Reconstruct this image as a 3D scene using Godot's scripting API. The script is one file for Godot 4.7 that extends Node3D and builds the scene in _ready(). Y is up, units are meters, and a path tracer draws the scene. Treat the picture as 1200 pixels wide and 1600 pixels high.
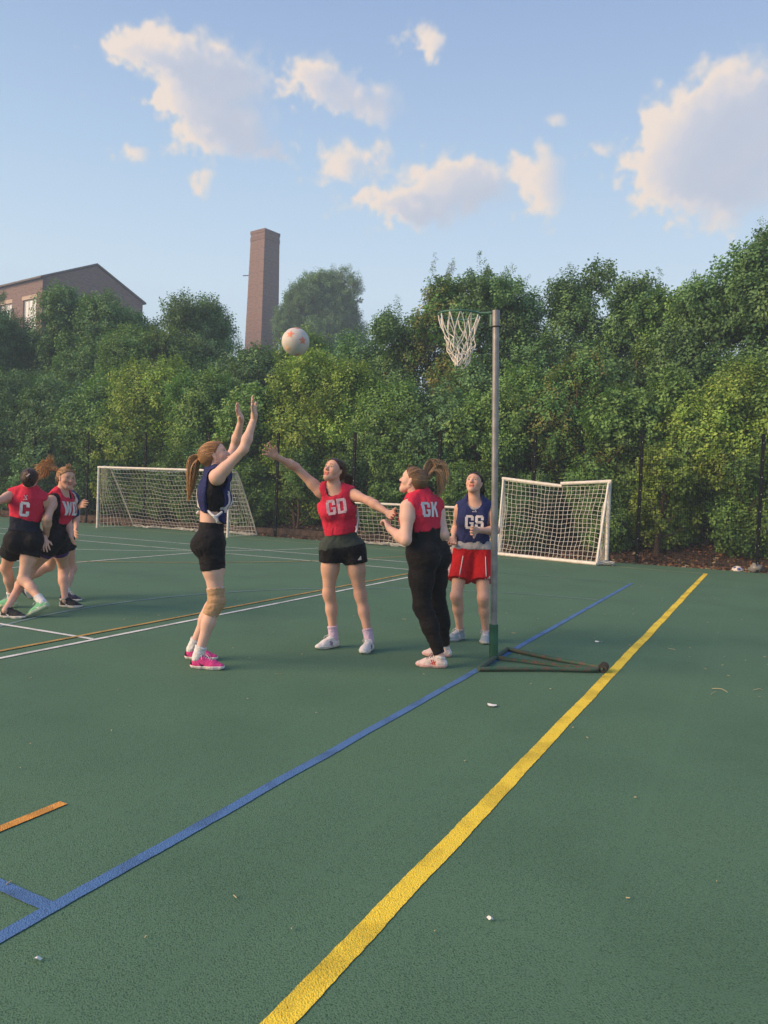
extends Node3D
# A netball game on a green hard court at the end of a summer day: people, goals, fence, trees, chimney and sky.

const BIG := 9.0
var mats := {}
var pose := {}
var taken := {}
var people_out: Array = []
var people_in: Array = []


# ---------------------------------------------------------------- mesh buffers
class Buf:
	var v := PackedVector3Array()
	var n := PackedVector3Array()
	var c := PackedColorArray()
	var i := PackedInt32Array()

	func quad(a: Vector3, b: Vector3, d: Vector3, e: Vector3, col := Color.WHITE) -> void:
		var nn := (d - a).cross(b - a).normalized()
		var k := v.size()
		for p in [a, b, d, e]:
			v.append(p)
			n.append(nn)
			c.append(col)
		for q in [0, 1, 2, 0, 2, 3]:
			i.append(k + q)

	func tri(a: Vector3, b: Vector3, d: Vector3, col := Color.WHITE) -> void:
		var nn := (d - a).cross(b - a).normalized()
		var k := v.size()
		for p in [a, b, d]:
			v.append(p)
			n.append(nn)
			c.append(col)
		for q in 3:
			i.append(k + q)

	func box(lo: Vector3, hi: Vector3, t := Transform3D.IDENTITY, col := Color.WHITE, ch := 0.0) -> void:
		# a box; ch > 0 chamfers its edges that run along y
		var xs := [lo.x, hi.x]
		if ch > 0.0:
			var ring := []
			for q in [[1, 1], [-1, 1], [-1, -1], [1, -1]]:
				var cx: float = hi.x if q[0] > 0 else lo.x
				var cz: float = hi.z if q[1] > 0 else lo.z
				var p1 := Vector3(cx, 0, cz - q[1] * ch)
				var p2 := Vector3(cx - q[0] * ch, 0, cz)
				if q[0] * q[1] > 0:
					ring.append_array([p1, p2])
				else:
					ring.append_array([p2, p1])
			for k in 8:
				var a: Vector3 = ring[k]
				var b: Vector3 = ring[(k + 1) % 8]
				quad(t * Vector3(a.x, lo.y, a.z), t * Vector3(a.x, hi.y, a.z), t * Vector3(b.x, hi.y, b.z), t * Vector3(b.x, lo.y, b.z), col)
				if k > 0 and k < 7:
					var o: Vector3 = ring[0]
					tri(t * Vector3(o.x, hi.y, o.z), t * Vector3(b.x, hi.y, b.z), t * Vector3(a.x, hi.y, a.z), col)
					tri(t * Vector3(o.x, lo.y, o.z), t * Vector3(a.x, lo.y, a.z), t * Vector3(b.x, lo.y, b.z), col)
			return
		var p := []
		for q in 8:
			p.append(t * Vector3(xs[q & 1], lo.y if q & 2 == 0 else hi.y, lo.z if q & 4 == 0 else hi.z))
		quad(p[0], p[2], p[3], p[1], col)
		quad(p[5], p[7], p[6], p[4], col)
		quad(p[4], p[6], p[2], p[0], col)
		quad(p[1], p[3], p[7], p[5], col)
		quad(p[2], p[6], p[7], p[3], col)
		quad(p[4], p[0], p[1], p[5], col)

	func tube(pts: PackedVector3Array, r0: float, r1: float, sides := 6, col := Color.WHITE, caps := true, col2 := Color(-1, 0, 0)) -> void:
		var m := pts.size()
		if m < 2:
			return
		var k0 := v.size()
		var side := Vector3.ZERO
		for k in m:
			var d := (pts[mini(k + 1, m - 1)] - pts[maxi(k - 1, 0)]).normalized()
			if side == Vector3.ZERO:
				side = d.cross(Vector3(0.31, 0.9, 0.27)).normalized()
			else:
				side = (side - d * side.dot(d)).normalized()
			var up := d.cross(side)
			var r := lerpf(r0, r1, float(k) / (m - 1))
			var cc := col if col2.r < 0.0 else col.lerp(col2, float(k) / (m - 1))
			for q in sides:
				var a := TAU * q / sides
				var nn := side * cos(a) + up * sin(a)
				v.append(pts[k] + nn * r)
				n.append(nn)
				c.append(cc)
		for k in m - 1:
			for q in sides:
				var a := k0 + k * sides + q
				var b := k0 + k * sides + (q + 1) % sides
				for w in [a, a + sides, b, b, a + sides, b + sides]:
					i.append(w)
		if caps:
			for e in 2:
				var k := 0 if e == 0 else m - 1
				var d := (pts[0] - pts[1] if e == 0 else pts[m - 1] - pts[m - 2]).normalized()
				var base := v.size()
				v.append(pts[k])
				n.append(d)
				c.append(col)
				for q in sides:
					v.append(v[k0 + k * sides + q])
					n.append(d)
					c.append(col)
				for q in sides:
					var a := base + 1 + q
					var b := base + 1 + (q + 1) % sides
					for w in ([base, a, b] if e == 0 else [base, b, a]):
						i.append(w)

	func bar(a: Vector3, b: Vector3, r: float, sides := 8, col := Color.WHITE) -> void:
		tube(PackedVector3Array([a, b]), r, r, sides, col)

	func ellipsoid(ctr: Vector3, rad: Vector3, seg := 12, rings := 8, col := Color.WHITE, b := Basis.IDENTITY) -> void:
		var k0 := v.size()
		for y in rings + 1:
			for x in seg + 1:
				var a := PI * y / rings
				var o := TAU * x / seg
				var d := Vector3(sin(a) * cos(o), cos(a), sin(a) * sin(o))
				v.append(ctr + b * (d * rad))
				n.append((b * (d / rad)).normalized())
				c.append(col)
		for y in rings:
			for x in seg:
				var a := k0 + y * (seg + 1) + x
				for w in [a, a + 1, a + seg + 1, a + 1, a + seg + 2, a + seg + 1]:
					i.append(w)

	func add(o: Buf) -> void:
		var k := v.size()
		v.append_array(o.v)
		n.append_array(o.n)
		c.append_array(o.c)
		for q in o.i:
			i.append(q + k)

	func mesh(m: Material) -> ArrayMesh:
		for k in range(0, i.size(), 3):   # front faces run clockwise, as their normals say
			var p := v[i[k]]
			if (v[i[k + 2]] - p).cross(v[i[k + 1]] - p).dot(n[i[k]] + n[i[k + 1]] + n[i[k + 2]]) < 0.0:
				var t := i[k + 1]
				i[k + 1] = i[k + 2]
				i[k + 2] = t
		var a := []
		a.resize(Mesh.ARRAY_MAX)
		a[Mesh.ARRAY_VERTEX] = v
		a[Mesh.ARRAY_NORMAL] = n
		a[Mesh.ARRAY_COLOR] = c
		a[Mesh.ARRAY_INDEX] = i
		var me := ArrayMesh.new()
		me.add_surface_from_arrays(Mesh.PRIMITIVE_TRIANGLES, a)
		me.surface_set_material(0, m)
		return me


# ---------------------------------------------------------------- a distance field on a grid, meshed by surface nets
class Field:
	const FAR := 9.0
	var o: Vector3
	var c: float
	var nx: int
	var ny: int
	var nz: int
	var f := PackedFloat32Array()
	var touched := PackedInt32Array()

	# prims: [a, b, radius a, radius b, blend, flatten axis, flatten factor, mode]; mode 1 flat start, 2 flat end, 4 cut away
	var extra := 0.0   # room for folds

	func _init(prims: Array, cell: float, room := 0.0) -> void:
		c = cell
		extra = room
		var lo := Vector3.ONE * 1e6
		var hi := -lo
		for p in prims:
			if int(p[7]) & 4:
				continue
			var r: float = maxf(p[2], p[3]) + 3.0 * cell + 0.02 + room
			var pa: Vector3 = p[0]
			var pb: Vector3 = p[1]
			lo = lo.min(pa - Vector3.ONE * r).min(pb - Vector3.ONE * r)
			hi = hi.max(pa + Vector3.ONE * r).max(pb + Vector3.ONE * r)
		o = lo
		var s := (hi - lo) / cell
		nx = int(s.x) + 2
		ny = int(s.y) + 2
		nz = int(s.z) + 2
		f.resize(nx * ny * nz)
		f.fill(FAR)
		for p in prims:
			put(p[0], p[1], p[2], p[3], p[4], p[5], p[6], p[7])

	func put(a: Vector3, b: Vector3, ra: float, rb: float, k: float, ax: Vector3, fl: float, mode: int) -> void:
		var r := maxf(ra, rb) + extra + 2.6 * c + (0.0 if mode & 4 else minf(k, 0.03))
		var mar := extra + 2.6 * c + (0.0 if mode & 4 else minf(k, 0.03))
		var lo := a.min(b) - Vector3.ONE * r - o
		var hi := a.max(b) + Vector3.ONE * r - o
		var x0 := maxi(0, int(lo.x / c))
		var x1 := mini(nx - 1, int(hi.x / c) + 1)
		var y0 := maxi(0, int(lo.y / c))
		var y1 := mini(ny - 1, int(hi.y / c) + 1)
		var z0 := maxi(0, int(lo.z / c))
		var z1 := mini(nz - 1, int(hi.z / c) + 1)
		var flat := fl != 1.0
		var ba := b - a
		var len0 := ba.length()
		var dir := ba / maxf(len0, 1e-6)
		if flat:
			ba += ax * (ba.dot(ax) * (fl - 1.0))
		var inv := 1.0 / maxf(ba.length_squared(), 1e-9)
		var dr := rb - ra
		var capped := mode & 3
		var cut := mode & 4
		for z in range(z0, z1 + 1):
			for y in range(y0, y1 + 1):
				var row := (z * ny + y) * nx
				var q0 := o + Vector3(0, y * c, z * c) - a
				for x in range(x0, x1 + 1):
					var q := q0
					q.x += x * c
					var along := q.dot(dir) if capped else 0.0
					if flat:
						q += ax * (q.dot(ax) * (fl - 1.0))
					var t := clampf(q.dot(ba) * inv, 0.0, 1.0)
					var d := (q - ba * t).length() - ra - dr * t
					if capped:
						if capped & 2:
							d = maxf(d, along - len0)
						if capped & 1:
							d = maxf(d, -along)
					if d > mar:
						continue
					var id := row + x
					var old := f[id]
					if cut:
						if old < FAR and -d > old - k:
							var h := maxf(k - absf(old + d), 0.0)
							f[id] = maxf(old, -d) + (h * h * 0.25 / k if k > 0.0 else 0.0)
					elif old >= FAR:
						touched.append(id)
						f[id] = d
					else:
						var h := k - absf(old - d)
						f[id] = minf(old, d) - (h * h * 0.25 / k if h > 0.0 else 0.0)

	func plane(p: Vector3, n: Vector3) -> void:   # keeps what lies behind the plane
		for id in touched:
			var x := id % nx
			var y := (id / nx) % ny
			var z := id / (nx * ny)
			var d := (o + Vector3(x, y, z) * c - p).dot(n)
			if d > f[id]:
				f[id] = d

	func fold(noise: FastNoiseLite, amp: float, scale: Vector3) -> void:
		for id in touched:
			if absf(f[id]) > 3.0 * c + extra:
				continue
			var x := id % nx
			var y := (id / nx) % ny
			var z := id / (nx * ny)
			f[id] -= amp * (0.5 + 0.6 * noise.get_noise_3dv((o + Vector3(x, y, z) * c) * scale))   # outward only

	func under(outer: Field, p0: Vector3, n: Vector3) -> void:   # keeps this layer inside the outer one, on the side n points to
		for id in touched:
			if absf(f[id]) > 0.04:
				continue
			var p := o + Vector3(id % nx, (id / nx) % ny, id / (nx * ny)) * c
			if (p - p0).dot(n) > 0.0:
				var g := outer.at(p)
				if g < 1.0 and g + 0.005 > f[id]:
					f[id] = g + 0.005

	func at(p: Vector3) -> float:
		var g := (p - o) / c
		var x := int(g.x)
		var y := int(g.y)
		var z := int(g.z)
		if x < 0 or y < 0 or z < 0 or x >= nx - 1 or y >= ny - 1 or z >= nz - 1:
			return FAR
		var u := g.x - x
		var w := g.y - y
		var t := g.z - z
		var k := (z * ny + y) * nx + x
		var s := nx * ny
		return lerpf(lerpf(lerpf(f[k], f[k + 1], u), lerpf(f[k + nx], f[k + nx + 1], u), w), lerpf(lerpf(f[k + s], f[k + s + 1], u), lerpf(f[k + s + nx], f[k + s + nx + 1], u), w), t)

	func net(col: Color) -> Buf:
		var b := Buf.new()
		var sx := 1
		var sy := nx
		var sz := nx * ny
		var ids := PackedInt32Array()
		ids.resize(f.size())
		ids.fill(-1)
		var cells := PackedInt32Array()
		var off := PackedInt32Array([0, sx, sy, sy + sx, sz, sz + sx, sz + sy, sz + sy + sx])
		var e0 := PackedInt32Array([0, 2, 4, 6, 0, 1, 4, 5, 0, 1, 2, 3])
		var e1 := PackedInt32Array([1, 3, 5, 7, 2, 3, 6, 7, 4, 5, 6, 7])
		var cor: Array[Vector3] = []
		for q in 8:
			cor.append(Vector3(q & 1, (q >> 1) & 1, q >> 2))
		var w := PackedFloat32Array()
		w.resize(8)
		for id in touched:
			if absf(f[id]) > 4.0 * c + 0.01:
				continue
			var x := id % nx
			var y := (id / nx) % ny
			var z := id / sz
			if x >= nx - 1 or y >= ny - 1 or z >= nz - 1:
				continue
			var m := 0
			for q in 8:
				w[q] = f[id + off[q]]
				if w[q] < 0.0:
					m |= 1 << q
			if m == 0 or m == 255:
				continue
			var sum := Vector3.ZERO
			var cnt := 0
			for e in 12:
				var p := e0[e]
				var q := e1[e]
				if ((m >> p) & 1) != ((m >> q) & 1):
					var wp := minf(w[p], 4.0 * c)
					var wq := minf(w[q], 4.0 * c)
					sum += cor[p].lerp(cor[q], wp / (wp - wq))
					cnt += 1
			ids[id] = b.v.size()
			cells.append(id)
			b.v.append(o + (Vector3(x, y, z) + sum / cnt) * c)
			var g := Vector3.ZERO
			for q in 8:
				g += (cor[q] - Vector3(0.5, 0.5, 0.5)) * minf(w[q], 3.0 * c)
			b.n.append(g.normalized())
			b.c.append(col)
		for id in cells:
			for axis in 3:
				var st := sx if axis == 0 else sy if axis == 1 else sz
				var u := sy if axis == 0 else sz if axis == 1 else sx
				var t := sz if axis == 0 else sx if axis == 1 else sy
				var in0 := f[id] < 0.0
				if in0 == (f[id + st] < 0.0):
					continue
				if id - u - t < 0:
					continue
				var a := ids[id]
				var d := ids[id - u]
				var e := ids[id - u - t]
				var g := ids[id - t]
				if a < 0 or d < 0 or e < 0 or g < 0:
					continue
				if in0:
					for q in [a, e, d, a, g, e]:
						b.i.append(q)
				else:
					for q in [a, d, e, a, e, g]:
						b.i.append(q)
		return b


static func P(a: Vector3, b: Vector3, ra: float, rb: float, k := 0.03, ax := Vector3.ZERO, fl := 1.0, mode := 0) -> Array:
	return [a, b, ra, rb, k, ax, fl, mode]


# ---------------------------------------------------------------- nodes
func numbered(called: String) -> String:
	var n: int = taken.get(called, 0)
	taken[called] = n + 1
	return called if n == 0 else "%s_%03d" % [called, n]


func thing(called: String, label: String, category: String, at := Vector3.ZERO, turn := 0.0, group := "") -> Node3D:
	var o := Node3D.new()
	o.name = numbered(called)
	add_child(o, true)
	o.position = at
	o.rotation.y = turn
	tag(o, label, category, group)
	return o


func tag(o: Node, label: String, category: String, group := "") -> void:
	o.set_meta("label", label)
	o.set_meta("category", category)
	if group:
		o.set_meta("group", group)


func part(called: String, b, m: Material, parent: Node3D = null) -> MeshInstance3D:
	var o := MeshInstance3D.new()
	if parent == null or parent == self:
		o.name = numbered(called)
	else:
		var k := 0
		o.name = called
		while parent.has_node(NodePath(String(o.name))):
			k += 1
			o.name = "%s_%03d" % [called, k]
	o.mesh = b.mesh(m) if b is Buf else b
	(parent if parent else self).add_child(o, true)
	return o


func struct(called: String, b, m: Material) -> MeshInstance3D:
	var o := part(called, b, m)
	o.set_meta("kind", "structure")
	return o


# ---------------------------------------------------------------- materials
func lin(r: float, g: float, b: float) -> Color:
	return Color(r, g, b).linear_to_srgb()


func noise(seed_: int, freq: float, type := FastNoiseLite.TYPE_SIMPLEX_SMOOTH, oct := 4) -> FastNoiseLite:
	var n := FastNoiseLite.new()
	n.seed = seed_
	n.frequency = freq
	n.noise_type = type
	n.fractal_octaves = oct
	if oct <= 1:
		n.fractal_type = FastNoiseLite.FRACTAL_NONE
	return n


func noise_tex(n: FastNoiseLite, size: int, ramp: Array, normal := 0.0) -> NoiseTexture2D:
	var t := NoiseTexture2D.new()
	t.width = size
	t.height = size
	t.seamless = true
	t.noise = n
	if normal > 0.0:
		t.as_normal_map = true
		t.bump_strength = normal
	elif ramp:
		var g := Gradient.new()
		g.offsets = PackedFloat32Array(ramp[0])
		g.colors = PackedColorArray(ramp[1])
		t.color_ramp = g
	return t


func plain(col: Color, rough := 0.7, metal := 0.0) -> StandardMaterial3D:
	var m := StandardMaterial3D.new()
	m.albedo_color = col
	m.roughness = rough
	m.metallic = metal
	return m


func triplanar(m: StandardMaterial3D, scale: float, world := true) -> void:
	m.uv1_triplanar = true
	m.uv1_world_triplanar = world
	m.uv1_scale = Vector3.ONE * scale


func vcol(rough := 0.7) -> StandardMaterial3D:
	var m := plain(Color.WHITE, rough)
	m.vertex_color_use_as_albedo = true
	return m


# ---------------------------------------------------------------- sky
func cloud_density(x: float, y: float, blobs: Array) -> float:
	var s := 0.0
	for b in blobs:
		var dx: float = (x - b[0]) / b[2]
		var dy: float = (y - b[1]) / b[3]
		var q := dx * dx + dy * dy
		if q < 6.0:
			s += b[4] * exp(-q * 1.15)
	return minf(s, 1.25)


func paint_cloud(im: Image, blobs: Array, grain: FastNoiseLite, fine: FastNoiseLite) -> void:
	# each blob: azimuth and height in degrees, its two radii in degrees, how thick it is; air and water only
	var w := im.get_width()
	var h := im.get_height()
	var mid: float = blobs[0][0]
	var lo := Vector2(1e6, 1e6)
	var hi := -lo
	var flat := []
	for b in blobs:
		var cs := cos(deg_to_rad(b[1]))
		var f := [(b[0] - mid) * cs, b[1], b[2], b[3], b[4]]
		flat.append(f)
		lo = lo.min(Vector2(b[0] - b[2] * 2.2 / cs, b[1] - b[3] * 2.2))
		hi = hi.max(Vector2(b[0] + b[2] * 2.2 / cs, b[1] + b[3] * 2.2))
	for py in range(int((90.0 - hi.y) / 180.0 * h), int((90.0 - lo.y) / 180.0 * h) + 1):
		var el := 90.0 - (py + 0.5) / h * 180.0
		if el < 1.0:
			continue
		var cs := cos(deg_to_rad(el))
		for px in range(int(floor(lo.x / 360.0 * w)), int(floor(hi.x / 360.0 * w)) + 1):
			var az := (px + 0.5) / w * 360.0
			var x := (az - mid) * cs
			var gx := x + mid * 3.1
			var n := grain.get_noise_2d(gx, el)
			var n2 := fine.get_noise_2d(gx, el)
			var wx := x + n * 0.9 + n2 * 0.18
			var wy := el + grain.get_noise_2d(gx + 40.0, el) * 0.8 + n2 * 0.15
			var d := cloud_density(wx, wy, flat)
			if d < 0.03:
				continue
			# how much cloud stands between this point and the sun, up and to the left
			var thick := cloud_density(wx - 0.6, wy + 0.15, flat) + cloud_density(wx - 1.4, wy + 0.35, flat) + cloud_density(wx - 2.5, wy + 0.65, flat) + cloud_density(wx - 3.8, wy + 1.0, flat) * 0.7
			var lit := exp(-maxf(0.0, thick - 1.35 - n * 0.9) * 0.50)
			var val := d * 1.25 + n * 0.45 + n2 * 0.16 - 0.21
			if val <= 0.0:
				continue
			var a := smoothstep(0.0, lerpf(1.35, 0.85, lit), val) * lerpf(0.84, 0.92, lit)
			var col := Color(0.735, 0.785, 0.865).lerp(Color(0.880, 0.865, 0.890), minf(1.0, lit * 2.0)).lerp(Color(1.0, 0.925, 0.865), maxf(0.0, lit * 1.7 - 0.7))
			var q := posmod(px, w)
			im.set_pixel(q, py, im.get_pixel(q, py).lerp(col, a))


func make_sky() -> Sky:
	var w := 4096
	var h := 2048
	var col := Image.create(4, h, false, Image.FORMAT_RGB8)
	# colours of clear evening air by height above the horizon, in degrees
	var hs := [-90.0, 0.0, 6.0, 14.0, 22.0, 32.0, 50.0, 90.0]
	var cs := [Color(0.76, 0.81, 0.85), Color(0.90, 0.945, 0.965), Color(0.880, 0.948, 0.985), Color(0.842, 0.930, 0.998), Color(0.725, 0.835, 0.950), Color(0.605, 0.712, 0.872), Color(0.50, 0.63, 0.83), Color(0.43, 0.56, 0.79)]
	for y in h:
		var el := 90.0 - (y + 0.5) / h * 180.0
		var k := 0
		while k < hs.size() - 2 and el > hs[k + 1]:
			k += 1
		var c: Color = cs[k].lerp(cs[k + 1], clampf((el - hs[k]) / (hs[k + 1] - hs[k]), 0.0, 1.0))
		for x in 4:
			col.set_pixel(x, y, c)
	col.resize(w, h, Image.INTERPOLATE_NEAREST)
	var grain := noise(5, 0.50, FastNoiseLite.TYPE_SIMPLEX_SMOOTH, 5)
	var fine := noise(9, 1.5, FastNoiseLite.TYPE_SIMPLEX_SMOOTH, 4)
	for blobs in [
		[[-44.0, 27.6, 2.13, 1.15, 1.00], [-41.2, 27.1, 2.75, 1.60, 1.00], [-38.1, 26.5, 2.75, 1.77, 0.90], [-41.7, 25.3, 1.42, 1.42, 1.00], [-40.2, 23.8, 2.48, 1.86, 1.00], [-37.5, 23.5, 2.22, 1.33, 0.90], [-35.1, 22.6, 1.24, 0.53, 0.80], [-46.4, 27.5, 1.15, 0.58, 0.70], [-46.0, 26.4, 0.71, 0.44, 0.55], [-43.1, 24.9, 0.71, 0.62, 0.60]],
		[[-33.6, 27.5, 1.68, 1.11, 0.95], [-30.8, 26.7, 2.75, 1.24, 0.90], [-28.0, 25.7, 1.86, 1.24, 0.75]],
		[[-30.4, 22.5, 2.57, 1.60, 0.80], [-27.4, 23.1, 0.98, 1.15, 0.50]],
		[[-22.6, 21.0, 4.34, 2.04, 1.05], [-27.0, 20.2, 2.44, 0.62, 0.95], [-25.3, 19.6, 2.31, 1.06, 1.00], [-20.8, 21.7, 2.22, 1.33, 0.90]],
		[[-16.4, 22.3, 1.68, 1.68, 0.95], [-15.7, 20.2, 1.86, 1.86, 0.60]],
		[[-5.8, 24.0, 2.57, 2.31, 0.95], [-3.3, 25.4, 2.57, 2.22, 1.00], [-7.8, 22.0, 2.39, 2.13, 1.00], [-5.3, 21.7, 3.55, 2.66, 0.95], [-3.4, 19.4, 3.46, 1.77, 0.62], [-1.1, 22.9, 3.10, 3.32, 0.80], [-8.4, 24.9, 0.71, 0.98, 0.45]],
		[[-24.9, 29.9, 1.33, 0.89, 0.75], [-24.2, 29.4, 0.71, 0.71, 0.60]],
		[[-11.9, 23.3, 1.06, 0.80, 0.60]],
		[[-14.9, 25.1, 0.89, 0.62, 0.50]],
		[[-44.9, 21.5, 1.15, 0.58, 0.70]],
		[[-40.4, 20.7, 1.15, 0.98, 0.75]],
		[[-48.7, 24.1, 0.80, 0.35, 0.50]],
		[[-31.5, 19.5, 0.89, 0.40, 0.55]],
		[[-12.3, 27.2, 0.49, 0.58, 0.35]],
	]:
		paint_cloud(col, blobs, grain, fine)
	var rng := RandomNumberGenerator.new()
	rng.seed = 77
	for k in 26:   # the same kind of broken cloud all round
		var az := -180.0 + 360.0 * k / 26.0 + rng.randf_range(-4, 4)
		var el := rng.randf_range(14.0, 44.0)
		if az > -62.0 and az < 12.0:
			continue
		var blobs := []
		for j in rng.randi_range(3, 6):
			blobs.append([az + rng.randf_range(-6, 6), el + rng.randf_range(-2.0, 2.0), rng.randf_range(1.2, 3.6), rng.randf_range(0.8, 2.2), rng.randf_range(0.6, 1.0)])
		paint_cloud(col, blobs, grain, fine)
	var m := PanoramaSkyMaterial.new()
	m.panorama = ImageTexture.create_from_image(col)
	var s := Sky.new()
	s.sky_material = m
	return s


# ---------------------------------------------------------------- materials of the place
func make_materials() -> void:
	var court := plain(Color.WHITE, 0.86)
	court.metallic_specular = 0.32
	var grain := noise(3, 0.30, FastNoiseLite.TYPE_VALUE_CUBIC, 3)
	court.albedo_texture = noise_tex(grain, 1024, [[0.0, 0.28, 0.40, 0.60, 1.0], [lin(0.012, 0.032, 0.019), lin(0.052, 0.112, 0.068), lin(0.088, 0.177, 0.110), lin(0.105, 0.200, 0.126), lin(0.135, 0.235, 0.152)]])
	court.normal_enabled = true
	court.normal_texture = noise_tex(grain, 1024, [], 5.0)
	court.normal_scale = 0.38
	triplanar(court, 0.98)
	court.detail_enabled = true
	court.detail_blend_mode = BaseMaterial3D.BLEND_MODE_MUL
	court.detail_uv_layer = BaseMaterial3D.DETAIL_UV_2
	court.uv2_triplanar = true
	court.uv2_world_triplanar = true
	court.uv2_scale = Vector3.ONE * 0.11
	court.detail_albedo = noise_tex(noise(21, 0.006, FastNoiseLite.TYPE_SIMPLEX_SMOOTH, 6), 1024, [[0.0, 0.35, 0.65, 1.0], [Color(0.92, 0.935, 0.925), Color(0.965, 0.975, 0.97), Color(0.99, 1.0, 0.99), Color(1.0, 0.995, 0.97)]])
	mats["court"] = court
	var wear := noise_tex(noise(23, 0.012, FastNoiseLite.TYPE_SIMPLEX_SMOOTH, 6), 512, [[0.0, 0.34, 0.46, 1.0], [Color(0.80, 0.81, 0.80), Color(0.92, 0.92, 0.92), Color(0.99, 0.99, 0.99), Color(1, 1, 1)]])
	for q in [["line_yellow", lin(0.95, 0.70, 0.05)], ["line_blue", lin(0.075, 0.185, 0.40)], ["line_blue_worn", lin(0.175, 0.285, 0.30)], ["line_white", lin(0.80, 0.82, 0.78)], ["line_orange", lin(0.80, 0.36, 0.06)], ["line_ochre", lin(0.52, 0.33, 0.09)], ["line_pale", lin(0.40, 0.42, 0.22)], ["line_faint", lin(0.165, 0.27, 0.25)]]:
		var m := plain(Color.WHITE, 0.8)
		m.albedo_texture = noise_tex(grain, 512, [[0.0, 0.08, 0.17, 0.42, 1.0], [lin(0.02, 0.04, 0.025), lin(0.05, 0.07, 0.04).lerp(q[1], 0.35), q[1].darkened(0.16), q[1], q[1]]])
		m.normal_enabled = true
		m.normal_texture = court.normal_texture
		m.normal_scale = 0.7
		triplanar(m, 0.9)
		m.detail_enabled = true
		m.detail_blend_mode = BaseMaterial3D.BLEND_MODE_MUL
		m.detail_uv_layer = BaseMaterial3D.DETAIL_UV_2
		m.uv2_triplanar = true
		m.uv2_world_triplanar = true
		m.uv2_scale = Vector3.ONE * 0.45
		m.detail_albedo = wear
		mats[q[0]] = m
	var soil := plain(Color.WHITE, 0.95)
	soil.albedo_texture = noise_tex(noise(31, 0.02, FastNoiseLite.TYPE_SIMPLEX_SMOOTH, 6), 512, [[0.0, 0.5, 1.0], [lin(0.035, 0.022, 0.015), lin(0.075, 0.048, 0.032), lin(0.13, 0.085, 0.055)]])
	soil.normal_enabled = true
	soil.normal_texture = noise_tex(noise(32, 0.05, FastNoiseLite.TYPE_SIMPLEX_SMOOTH, 5), 512, [], 8.0)
	triplanar(soil, 0.5)
	mats["soil"] = soil
	var field := plain(Color.WHITE, 0.95)
	field.albedo_texture = noise_tex(noise(33, 0.01, FastNoiseLite.TYPE_SIMPLEX_SMOOTH, 6), 512, [[0.0, 1.0], [lin(0.035, 0.055, 0.02), lin(0.08, 0.10, 0.04)]])
	triplanar(field, 0.08)
	mats["field"] = field
	# leaves and bark
	var leaf := vcol(0.55)
	leaf.cull_mode = BaseMaterial3D.CULL_DISABLED
	leaf.backlight_enabled = true
	leaf.backlight = lin(0.26, 0.36, 0.06)
	leaf.metallic_specular = 0.35
	mats["leaf"] = leaf
	var litter := vcol(0.85)
	litter.cull_mode = BaseMaterial3D.CULL_DISABLED
	mats["litter"] = litter
	var bark := plain(Color.WHITE, 0.9)
	bark.albedo_texture = noise_tex(noise(41, 0.03, FastNoiseLite.TYPE_SIMPLEX_SMOOTH, 5), 256, [[0.0, 1.0], [lin(0.045, 0.03, 0.02), lin(0.16, 0.11, 0.075)]])
	bark.normal_enabled = true
	bark.normal_texture = noise_tex(noise(42, 0.04, FastNoiseLite.TYPE_SIMPLEX_SMOOTH, 5), 256, [], 8.0)
	bark.uv1_triplanar = true
	bark.uv1_scale = Vector3(2.5, 0.6, 2.5)
	mats["bark"] = bark
	# metal and plastic
	mats["fence"] = worn(lin(0.003, 0.005, 0.0045), lin(0.007, 0.010, 0.009), 0.6)
	mats["wire"] = plain(lin(0.005, 0.008, 0.007), 0.6)
	mats["fence"].metallic_specular = 0.2
	mats["wire"].metallic_specular = 0.2
	mats["bolt"] = plain(lin(0.45, 0.46, 0.45), 0.4, 0.6)
	mats["goal_white"] = worn(lin(0.55, 0.53, 0.47), lin(0.74, 0.72, 0.66), 0.5)
	mats["cord"] = plain(lin(0.68, 0.67, 0.60), 0.9)
	mats["hoop_cord"] = plain(lin(0.72, 0.69, 0.63), 0.9)
	mats["pole_grey"] = worn(lin(0.20, 0.20, 0.20), lin(0.30, 0.30, 0.295), 0.45, 0.35)
	mats["post_green"] = worn(lin(0.018, 0.095, 0.050), lin(0.030, 0.150, 0.082), 0.5)
	var rust := plain(Color.WHITE, 0.75)
	rust.albedo_texture = noise_tex(noise(51, 0.012, FastNoiseLite.TYPE_SIMPLEX_SMOOTH, 5), 512, [[0.0, 0.46, 0.55, 0.66, 1.0], [lin(0.022, 0.085, 0.05), lin(0.035, 0.11, 0.07), lin(0.06, 0.085, 0.06), lin(0.12, 0.075, 0.055), lin(0.16, 0.09, 0.06)]])
	triplanar(rust, 2.2)
	mats["rusty_green"] = rust
	mats["hoop_green"] = worn(lin(0.045, 0.14, 0.10), lin(0.07, 0.19, 0.14), 0.5)
	mats["timber"] = worn(lin(0.06, 0.040, 0.028), lin(0.13, 0.088, 0.062), 0.9)
	mats["rubber"] = plain(lin(0.03, 0.03, 0.03), 0.8)
	mats["plastic"] = plain(lin(0.20, 0.20, 0.195), 0.35)
	mats["paper"] = plain(lin(0.75, 0.75, 0.73), 0.9)
	mats["straw"] = plain(lin(0.40, 0.36, 0.22), 0.9)
	# brick
	mats["brick_red"] = brick_mat(lin(0.225, 0.140, 0.118), lin(0.145, 0.092, 0.080), lin(0.25, 0.21, 0.19))
	mats["brick_brown"] = brick_mat(lin(0.190, 0.115, 0.095), lin(0.125, 0.078, 0.068), lin(0.22, 0.19, 0.17))
	mats["brick_cap"] = plain(lin(0.20, 0.13, 0.11), 0.9)
	mats["slate"] = plain(lin(0.11, 0.09, 0.085), 0.8)
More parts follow.
